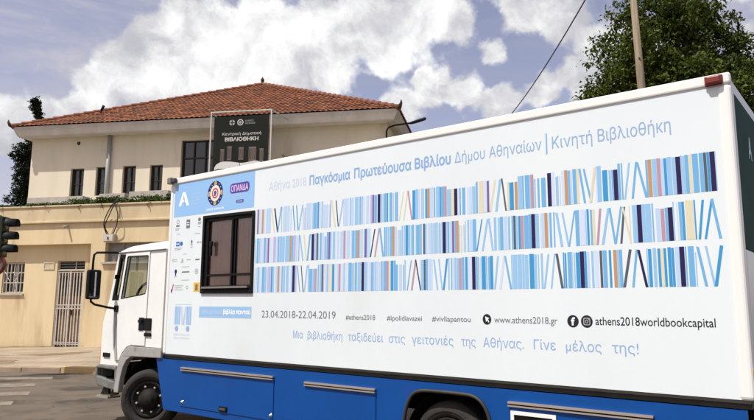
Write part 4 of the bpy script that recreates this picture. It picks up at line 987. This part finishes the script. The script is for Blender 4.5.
loft(cabm, [1.66, 1.72, 1.9, 2.06, 2.2, 2.34, 2.372], 0, 6, M_cabwhite); loft(cabm, [1.66, 1.72, 1.9, 2.06, 2.2, 2.34, 2.372], nS - 6, nS, M_cabwhite)
loft(cabm, [2.33, 2.372], 5, nS - 5, M_cabwhite)
cab = cabm.build('cab', K)
mb = MB(); loft(mb, [1.66, 1.72, 1.9, 2.06, 2.2, 2.33], 5, nS - 5, M_cabglass); mb.build('windscreen', cab)
mb = MB(); mb.slab(band, [[(-.872, 2.295), (-.792, 2.285), (-.895, 1.775), (-.985, 1.765)]], .0, .03, M_black); mb.add([(-.872, .018, 2.295), (-.792, .018, 2.285), (-.895, .018, 1.775), (-.985, .018, 1.765)], [(0, 3, 2, 1)], M_cabglass); mb.slab([(-.965, 2.06), (-.945, 2.06), (-.955, 2.0), (-.98, 2.0)], [], -.03, -.001, M_black); mb.build('pillar_seal', cab)
# roof cap with rounded edges
mb = MB(); ss = [-.955, -.94, -.88, -.76, -.6, -.4, -.2, 0, .14, .19, .205]; hh = [.0, .075, .115, .140, .155, .166, .172, .170, .158, .125, .0]
ny = 18; rows = []
for s, h in zip(ss, hh):
    row = []
    for k in range(ny + 1):
        t = -1 + 2 * k / ny; e_ = max(0, 1 - abs(t) ** 5) ** .5; row.append((s - (.16 * (1 - t * t) if s < -.7 else 0), -.006 + (CW + .012) * (k / ny), 2.376 + h * e_))
    rows.append(row)
n = ny + 1
mb.add([p for r in rows for p in r], [(j * n + i, j * n + i + 1, (j + 1) * n + i + 1, (j + 1) * n + i) for j in range(len(rows) - 1) for i in range(ny)], M_cabwhite, True)
mb.build('cab_roof', cab, fix=True)
mb = MB(); mb.tube([(-.955, -.008, 2.374), (.205, -.008, 2.374)], .010, M_grey, 6); mb.build('rain_gutter', cab)
# door, window, handle
mb = MB(); door_o = [(-.745, 2.352), (-.158, 2.352), (-.168, 1.09), (-.49, 1.09), (-.605, 1.055), (-.71, .965), (-.775, .87), (-.86, .85), (-.925, 1.25), (-.870, 1.70)]
win2 = [(-.812, 1.712), (-.30, 1.765), (-.215, 1.780), (-.188, 1.86), (-.184, 2.29), (-.20, 2.308), (-.68, 2.316), (-.705, 2.305)]
mb.slab(door_o, [win2], -.008, .003, M_cabwhite); dr = mb.build('cab_door', K, bevel=.003)
mb = MB(); mb.slab(win2, [win], -.0095, .004, M_black); mb.build('window_seal', dr)
mb = MB(); mb.add([(a, .02, c) for a, c in win], [tuple(range(len(win)))], M_cabglass); mb.build('window', dr)
mb = MB(); mb.box(-.318, -.205, -.020, -.0085, 1.288, 1.462, M_black); mb.box(-.30, -.215, -.045, -.0205, 1.395, 1.435, M_black); mb.build('handle', dr, bevel=.008)
mb = MB(); mb.box(-.200, -.045, -.018, .005, 1.292, 1.455, M_black); mb.box(-.19, -.035, -.015, .005, 1.215, 1.262, M_black); mb.build('lock_plate', cab, bevel=.008)
mb = MB(); mb.slab([(-.962, 1.60), (-.905, 1.60), (-.872, 1.36), (-.842, 1.08), (-.80, .865), (-.862, .855), (-.905, 1.05), (-.928, 1.30)], [], -.016, -.009, M_grey); mb.build('groove_shade', dr, bevel=.004)  # grey slab paints the shade of the door's concave front edge
mb = MB(); mb.box(-1.19, -1.02, -.012, .005, .895, .955, M_black); mb.build('step_handle', cab, bevel=.004)
mb = MB(); mb.box(.13, .235, .05, .12, 1.1, 2.40, M_grey); mb.build('rear_duct', cab)
# interior
mb = MB(); mb.box(-.30, -.12, .28, .85, 1.12, 1.95, M_seat); mb.box(-.28, -.14, .42, .70, 1.98, 2.15, M_seat); mb.box(-.75, -.31, .28, .85, 1.12, 1.42, M_seat); mb.box(-.30, -.12, 1.2, 2.1, 1.12, 1.95, M_seat); mb.build('seat', cab, bevel=.04)
mb = MB(); mb.box(-1.13, -.86, .06, CW - .06, 1.2, 1.735, M_seat); mb.build('dashboard', cab, bevel=.03)
mb = MB(); ring_ = [(-.76 + .10 * math.cos(t), .44 + .22 * math.sin(t), 1.80 + .19 * math.cos(t)) for t in [2 * math.pi * k / 24 for k in range(25)]]; mb.tube(ring_, .018, M_black, 6); mb.tube([(-.76, .44, 1.80), (-.95, .44, 1.60)], .03, M_black, 6); mb.build('steering_wheel', cab)
# mirror on its tubular arm
mb = MB(); mb.tube([(-.93, .02, 2.375), (-.985, -.14, 2.372), (-1.03, -.29, 2.362), (-1.045, -.32, 2.33), (-1.05, -.325, 2.24), (-1.05, -.325, 2.10)], .016, M_black, 8)
mb.tube([(-1.05, -.325, 1.74), (-1.05, -.32, 1.675), (-1.02, -.28, 1.635), (-.95, -.12, 1.595), (-.90, -.005, 1.575)], .016, M_black, 8); arm = mb.build('mirror_arm', K)
mb = MB(); mb.box(-.95, -.855, -.03, .004, 1.535, 1.625, M_black); mb.build('arm_bracket', arm, bevel=.01)
mb = MB(); mb.box(-1.07, -.985, -.410, -.215, 1.705, 2.12, M_black); mr = mb.build('wing_mirror', K, bevel=.03, seg=3)
mb = MB(); mb.box(-.984, -.980, -.390, -.235, 1.83, 2.09, M_mirror); mb.box(-.984, -.980, -.390, -.235, 1.73, 1.815, M_mirror); mb.build('mirror_glass', mr)
mb = MB(); mb.box(-.9795, -.972, -.322, -.303, 1.745, 2.085, M_trim); mb.build('edge_glint', mr)  # white strip painted as the glint off the mirror's edge
# grey wheel-arch fender and dark liner
mb = MB()
mb.slab([(.235, 1.068), (-.485, 1.068), (-.60, 1.033), (-.695, .948), (-.755, .858), (-.800, .72), (-.835, .43), (-.725, .43), (-.690, .64), (-.640, .78), (-.560, .880), (-.45, .935), (.235, .945)], [], -.022, .06, M_grey); fd = mb.build('front_fender', K, bevel=.012)
mb = MB(); mb.lathe((-.10, 0, .36), [(.062, .575), (.80, .575)], M_dark, 24, 'y', True, rad(5), rad(163)); mb.box(-.62, .30, .80, .83, .5, .95, M_dark); mb.box(.24, .27, .03, .8, .32, 1.0, M_dark); mb.build('liner', fd)
# bumper with steps and indicator
mb = MB(); mb.slab([(-1.365, .755), (-1.25, .788), (-.815, .785), (-.800, .455), (-1.28, .495), (-1.345, .56)], [[(-1.305, .735), (-1.30, .625), (-.845, .575), (-.850, .730)]], -.02, .05, M_bumper)
mb.box(-1.40, -1.30, .051, CW - .05, .47, .785, M_bumper); bp = mb.build('bumper', K, bevel=.015)
mb = MB(); mb.box(-1.29, -.84, .22, .24, .50, .78, M_dark); mb.box(-1.29, -.84, .0, .219, .585, .60, M_darkgrey)
for k in range(5): mb.box(-1.26 + .08 * k, -1.22 + .08 * k, .01, .21, .601, .608, M_dark)
mb.build('step', bp)
mb = MB()
for pts in ([(-1.14, .485), (-1.02, .475), (-1.01, .385), (-1.22, .372)], [(-.92, .468), (-.805, .462), (-.80, .40), (-.97, .366)]): mb.slab(pts, [], .01, .05, M_black)
mb.box(-1.235, -.93, -.045, .15, .340, .366, M_alu); mb.build('lower_step', bp)
mb = MB(); mb.box(-1.315, -1.262, .012, .11, .815, 1.085, M_orange); mb.build('indicator_lamp', K, bevel=.02, seg=3)
for y0 in (.18, CW - .58):
    mb = MB(); mb.box(-1.43, -1.401, y0, y0 + .40, .54, .72, M_chrome); mb.build('headlight', bp, bevel=.02)
mb = MB(); mb.box(-1.47, -1.43, .75, 1.6, .85, 1.25, M_black); mb.build('radiator_grille', cab, bevel=.02)
# ------------------------------------------------------------------ leaves
def leaf_mesh(centers, normals_bias, size, rnd, aspect=0.55, droop=0.0):
    """numpy leaf quads (bent rhombs): one island each"""
    n = len(centers); c = np.asarray(centers)
    nrm = rnd.normal(size=(n, 3)) + normals_bias; nrm /= np.linalg.norm(nrm, axis=1)[:, None]
    t = rnd.normal(size=(n, 3)); t[:, 2] -= droop; t -= nrm * (t * nrm).sum(1)[:, None]; t /= np.linalg.norm(t, axis=1)[:, None]
    b = np.cross(nrm, t); L = size * rnd.uniform(.65, 1.35, size=(n, 1)); Wd = L * aspect
    v = np.stack([c - t * L * .5, c + b * Wd * .5 + nrm * L * .08, c + t * L * .5 - nrm * L * .10, c - b * Wd * .5 + nrm * L * .08], 1).reshape(-1, 3)
    return v
def leaf_object(name, verts, mt, parent=None):
    n = len(verts) // 4; me = bpy.data.meshes.new(name)
    me.vertices.add(len(verts)); me.vertices.foreach_set('co', np.asarray(verts, dtype=np.float32).ravel())
    me.loops.add(n * 4); me.loops.foreach_set('vertex_index', np.arange(n * 4, dtype=np.int32))
    me.polygons.add(n); me.polygons.foreach_set('loop_start', np.arange(0, n * 4, 4, dtype=np.int32))
    me.update(calc_edges=True); me.validate(); me.materials.append(mt)
    o = bpy.data.objects.new(name, me); COL.objects.link(o)
    if parent: o.parent = parent
    return o
def crown_points(lobes, per_m2, rnd, sub=0.42, spread=0.20):
    """leaf clumps on the shells of many lobes: lumps, hollows and gaps"""
    out = []
    for (cx, cy, cz, rx, ry, rz) in lobes:
        area = 4 * math.pi * ((rx * ry + rx * rz + ry * rz) / 3); k = max(6, int(area / (sub * sub) * .55))
        d = rnd.normal(size=(k, 3)); d /= np.linalg.norm(d, axis=1)[:, None]
        rr = rnd.uniform(.72, 1.06, size=(k, 1)); cl = np.array([cx, cy, cz]) + d * rr * np.array([rx, ry, rz])
        m = max(3, int(per_m2 * sub * sub * 1.6))
        q = np.repeat(cl, m, 0); q = q + rnd.normal(size=q.shape) * spread * np.array([1, 1, .7])
        out.append(q)
    return np.concatenate(out)

# big broadleaf tree behind the truck
rnd = np.random.default_rng(5)
T = tag(empty('broadleaf_tree', (10.4, 22.6, 0)), 'large dense green broadleaf tree rising behind the rear of the truck', 'tree')
mb = MB()
mb.tube([(0, 0, -.1), (.05, 0, 1.5), (-.05, .05, 3.5), (.0, .0, 5.6)], [.34, .26, .22, .18], M_bark, 10)
r_ = random.Random(4)
for k in range(9):
    a = k * 2.4; L = 1.6 + r_.random() * .9; z0 = 4.6 + .32 * k
    mb.tube([(0, 0, z0), (L * .45 * math.cos(a), L * .45 * math.sin(a), z0 + .7), (L * math.cos(a), L * math.sin(a), z0 + 1.7)], [.10, .07, .03], M_bark, 6)
mb.tube([(0, 0, 5.6), (.1, .0, 8.0), (-.1, .1, 11.5)], [.17, .12, .04], M_bark, 8)
mb.build('trunk', T)
lobes = [(0, 0, 9.4, 2.1, 2.1, 2.4)]
for k in range(46):
    d = rnd.normal(size=3); d /= np.linalg.norm(d)
    w = 1 - .22 * max(0, d[2]); c = np.array([0, 0, 9.35]) + d * np.array([2.35 * w, 2.35 * w, 3.15])
    r = rnd.uniform(.55, .95); lobes.append((*c, r, r, r * .8))
lobes += [(2.1, 0, 11.7, .9, .8, .75), (2.7, 0, 11.0, .8, .7, .7), (3.15, 0, 9.9, .7, .7, .8), (3.3, 0, 8.9, .7, .7, .8), (1.4, 0, 12.6, .8, .8, .6), (1.9, .2, 9.6, 1.1, 1.0, 1.2), (2.6, 0, 9.2, .9, .8, 1.0), (2.9, .1, 8.4, .8, .8, .9), (2.3, 0, 10.9, .9, .8, .8), (1.2, 0, 12.0, .9, .8, .7), (2.75, 0, 10.2, .7, .7, .7), (-1.9, 0, 10.6, .9, .8, .9), (-.2, 0, 12.5, .9, .9, .7), (-2.6, 0, 8.2, .7, .7, .9)]
lobes += [(-1.15, -.3, 12.1, .85, .8, .75), (.55, -.2, 12.35, .8, .8, .7), (1.7, 0, 11.2, .9, .8, .7), (-2.35, 0, 9.0, .7, .7, .8), (2.55, 0, 10.0, .75, .7, .8), (2.45, -.1, 8.6, .7, .7, .9), (-2.5, -.2, 7.6, .7, .7, .8)]
for k in range(40):
    d = rnd.normal(size=3); d /= np.linalg.norm(d); q = rnd.uniform(.2, .8); lobes.append((2.3 * q * d[0], 2.3 * q * d[1], 9.3 + 3.0 * q * d[2], .8, .8, .7))
P = crown_points(lobes, 95, rnd, sub=.40, spread=.14)
leaf_object('crown', leaf_mesh(P, np.array([-.25, -.2, .9]), .165, rnd, .48, .5), M_leaf, T)

# dark conifer behind the left end of the library
rnd = np.random.default_rng(9)
T = tag(empty('conifer_tree', (-22.6, 41.0, 0)), 'tall dark ragged conifer behind the left end of the tile-roofed building', 'tree')
mb = MB(); mb.tube([(0.2, 0, -.1), (.15, 0, 5), (.1, 0, 10), (.5, 0, 14.3)], [.30, .24, .15, .04], M_bark, 8); mb.build('trunk', T)
lobes = []
for k in range(24):
    z = 5.2 + 6.9 * k / 23; r = rnd.uniform(.35, .62); a = rnd.uniform(0, 6.28); q = rnd.uniform(.2, .8) * (1.1 if z < 10 else .6)
    lobes.append((q * math.cos(a) - .05, q * math.sin(a), z, r, r, .5))
for z, x, r in ((12.4, .3, .5), (12.9, .55, .5), (13.4, .62, .30), (13.9, .38, .26), (14.35, .28, .30), (14.75, .20, .26), (12.55, 1.0, .4), (12.6, -.35, .35)): lobes.append((x + .05, 0, z, r, r, r * .75))
lobes += [(.1 + .35 * math.cos(k * 2.1), .35 * math.sin(k * 2.1), 4.5 + k * .26, .42, .42, .42) for k in range(29)]
P = np.concatenate([crown_points(lobes, 130, rnd, sub=.32, spread=.11), crown_points([q for q in lobes if q[2] > 12.3] * 2, 260, rnd, sub=.2, spread=.06)])
leaf_object('crown', leaf_mesh(P, np.array([0, 0, .6]), .17, rnd, .45, .6), M_leaf2, T)

# low leafy tree and a tiled house beyond the rear of the truck
rnd = np.random.default_rng(21)
T = tag(empty('small_tree', (14.9, 25.5, 0)), 'smaller green tree at the right edge, below the tiled roof', 'tree')
mb = MB(); mb.tube([(0, 0, -.1), (.1, 0, 3), (0, .1, 7)], [.18, .13, .05], M_bark, 8); mb.build('trunk', T)
lobes = [(0, 0, 7.6, 1.1, 1.0, 1.5)] + [(rnd.uniform(-.9, .9), rnd.uniform(-.8, .8), rnd.uniform(6, 9.1), .6, .6, .55) for k in range(16)] + [(.3, 0, 9.6, .6, .5, .5)]
P = crown_points(lobes, 100, rnd, sub=.40, spread=.15)
leaf_object('crown', leaf_mesh(P, np.array([-.25, -.2, .8]), .16, rnd, .5, .4), M_leaf, T)
Hh = tag(empty('neighbour_house', (17.2, 30.5, 0), rad(-6)), 'plain house with an orange tiled roof glimpsed at the right edge', 'house')
mb = MB(); mb.box(-2.6, 4.5, 0, 7, -.2, 11.2, M_pale); mb.build('wall', Hh)
mb = MB(); cc = [Vector((-3.1, -.5, 11.15)), Vector((5, -.5, 11.15)), Vector((5, 7.5, 11.15)), Vector((-3.1, 7.5, 11.15))]; ap = Vector((.95, 3.5, 13.0))
for k in range(4): tiled_face(mb, cc[k], cc[(k + 1) % 4], ap, M_ridge, per=3)
mb.build('roof', Hh)
mb = MB(); mb.box(-3.0, 4.9, -.4, 7.4, 11.02, 11.14, M_fascia); mb.build('eave', Hh)

# planters and trailing green along the parapet of the cream building
for (u0, u1, h, d0, lab) in ((-2.0, 0.35, .58, .62, 'longest low concrete planter, left end of the parapet'), (1.02, 2.05, .62, .62, 'shortest concrete planter, behind the electrical box cables'), (2.22, 3.75, .66, .62, 'concrete planter on the parapet nearest the truck box')):
    o = tag(empty('planter_box', apt((u0 + u1) / 2, d0 + .2, 4.90), A_R), lab, 'planter', 'concrete planters on the flat roof')
    L = (u1 - u0) / 2; mb = MB()
    mb.slab([(-L, 0), (L, 0), (L, h), (-L, h)], [], -.20, -.15, M_conc); mb.slab([(-L, 0), (L, 0), (L, h), (-L, h)], [], .15, .20, M_conc)
    mb.box(-L, -L + .05, -.149, .149, 0, h, M_conc); mb.box(L - .05, L, -.149, .149, 0, h, M_conc); mb.build('trough', o, bevel=.01)
    mb = MB(); mb.box(-L + .051, L - .051, -.149, .149, .02, h - .07, M_bark); mb.build('soil', o)
rnd = np.random.default_rng(33)
protos = []
for v in range(3):
    lob = [(rnd.uniform(-.26, .26), rnd.uniform(-.10, .10), rnd.uniform(.0, .16), .16, .12, .12) for k in range(7)]
    P = crown_points(lob, 420, rnd, sub=.14, spread=.05)
    protos.append(leaf_object('shrub', leaf_mesh(P, np.array([-.1, -.3, .8]), .085, rnd, .5, .1), M_leaf3))
SH = [(-3.9, .55), (-3.35, .7), (-2.8, .8), (-2.25, .6), (-1.45, .6), (-.95, .7), (-.45, .75), (.05, .9), (.5, 1.05), (.95, 1.05), (1.4, 1.2), (1.85, 1.1), (2.3, 1.05), (2.75, 1.0), (3.2, 1.15), (3.65, 1.3), (4.1, 1.2), (4.55, 1.2)]
for i, (u, s) in enumerate(SH):
    o = protos[i] if i < 3 else protos[i % 3].copy()
    if i >= 3: COL.objects.link(o)
    o.location = apt(u, 0.18, 5.04); o.rotation_euler = (0, 0, A_R + (math.pi if i % 2 else 0)); o.scale = (1.15, 1.1, s * (.72 if u < .3 else .92))
    tag(o, 'small green shrub in the row along the parapet of the cream building', 'shrub', 'shrubs along the parapet')
# taller plant top at the far left of the parapet, and a conical shrub by the banner
rnd = np.random.default_rng(44)
P = crown_points([(0, 0, 5.2, .6, .5, .5), (.35, 0, 5.0, .4, .4, .4), (-.5, 0, 5.1, .5, .4, .5)], 120, rnd, sub=.22, spread=.09)
o = leaf_object('bush', leaf_mesh(P, np.array([0, 0, .7]), .12, rnd, .5, .2), M_leaf3); o.location = (-15.7, 26.0, 0); tag(o, 'round green bush above the far left end of the cream wall', 'bush')
P = crown_points([(0, 0, .5, .32, .32, .5), (0, 0, 1.1, .24, .24, .45), (0, 0, 1.65, .14, .14, .4)], 150, rnd, sub=.18, spread=.06)
T = tag(empty('potted_conifer', (-3.55, 24.3, 4.9)), 'slim green conical plant just right of the dark banner', 'plant')
oo = leaf_object('foliage', leaf_mesh(P + np.array([0, 0, .45]), np.array([0, 0, .6]), .10, rnd, .45, .1), M_leaf3, T)
mb = MB(); mb.lathe((0, 0, 0), [(0, 0), (0, .16), (.42, .22), (.42, .18), (.36, .0)], M_ridge, 16, 'z'); mb.build('pot', T)

# ------------------------------------------------------------------ utility poles and wire
T = tag(empty('utility_pole', (8.43, 20.0, 0)), 'tall weathered wooden pole in front of the broadleaf tree', 'utility pole')
mb = MB(); mb.tube([(.30, 0, -.1), (.16, 0, 4.0), (0.02, 0, 8.6), (-.12, 0, 12.5)], [.150, .140, .125, .095], M_wood, 14); mb.build('shaft', T)
mb = MB(); mb.tube([(-.85, -.1, 12.0), (.65, -.1, 12.05)], .05, M_wood, 8); mb.build('crossarm', T)
for x in (-.75, .55): 
    mb = MB(); mb.lathe((x, -.1, 12.06), [(0, .02), (.05, .02), (.07, .05), (.12, .05), (.15, .02), (.17, 0)], M_conc, 10, 'z'); mb.build('insulator', T)
mb = MB(); pts = []
for i in range(41):
    y = -6 + 37 * i / 40; pts.append((4.9 + .0333 * (y - 14.6), y, 8.79 + .0055 * (y - 17) ** 2))
mb.tube(pts, .019, M_wire, 6); o = mb.build('overhead_wire'); tag(o, 'thin dark overhead wire crossing the sky left of the wooden pole', 'wire')

T = tag(empty('utility_pole', (5.46, 31.1, 0)), 'distant wooden pole behind the truck carrying the far end of the overhead wire', 'utility pole')
mb = MB(); mb.tube([(0, 0, -.1), (0, 0, 5.0), (0, 0, 9.95)], [.15, .13, .10], M_wood, 12); mb.build('shaft', T)
# ------------------------------------------------------------------ traffic signal at the left edge
T = tag(empty('traffic_light', (-8.72, 15.0, 0.115), 0), 'black traffic light seen edge-on at the left border, visors to the right', 'traffic light')
mb = MB(); mb.tube([(-.22, 0, 0), (-.22, 0, 3.75)], .055, M_signalgreen, 14); mb.lathe((-.22, 0, 0), [(0, .12), (.04, .12), (.06, .07), (.5, .07), (.52, .055)], M_signalgreen, 14, 'z'); mb.build('pole', T)
mb = MB(); mb.box(-.12, .10, -.15, .15, 2.60, 3.53, M_signalgreen); mb.box(-.145, -.121, -.22, .22, 2.54, 3.59, M_signal)
mb.box(-.22, -.12, -.03, .03, 2.75, 2.80, M_signal); mb.box(-.22, -.12, -.03, .03, 3.33, 3.38, M_signal); hs = mb.build('housing', T, bevel=.015)
for k, mt in enumerate((M_unlit, M_unlit, M_unlit)):
    zc = 3.37 - .30 * k
    mb = MB(); mb.lathe((.095, 0, zc), [(0, .125), (.012, .12), (.025, .08), (.032, 0.0)], mt, 18, 'x'); mb.build('lens', hs)
    mb = MB(); mb.lathe((.10, 0, zc), [(0, .135), (.27, .120), (.27, .112), (.01, .127)], M_signal, 20, 'x', True, rad(-25), rad(205)); mb.build('visor', hs)
# a round red sign on the same pole
T2 = tag(empty('round_sign', (-8.72, 14.92, 2.53), rad(-6)), 'dull red round sign under the traffic light at the left border', 'sign')
mb = MB(); mb.lathe((0, 0, 0), [(0, 0), (0, .235), (.02, .24), (.025, 0)], M_signred, 28); mb.build('disc', T2)
mb = MB(); mb.disc(0, 0, .165, .165, -.003, M_signdark, 24); mb.build('face', T2)
mb = MB(); mb.box(-.25, .05, .026, .06, -.03, .03, M_signal); mb.build('bracket', T2)
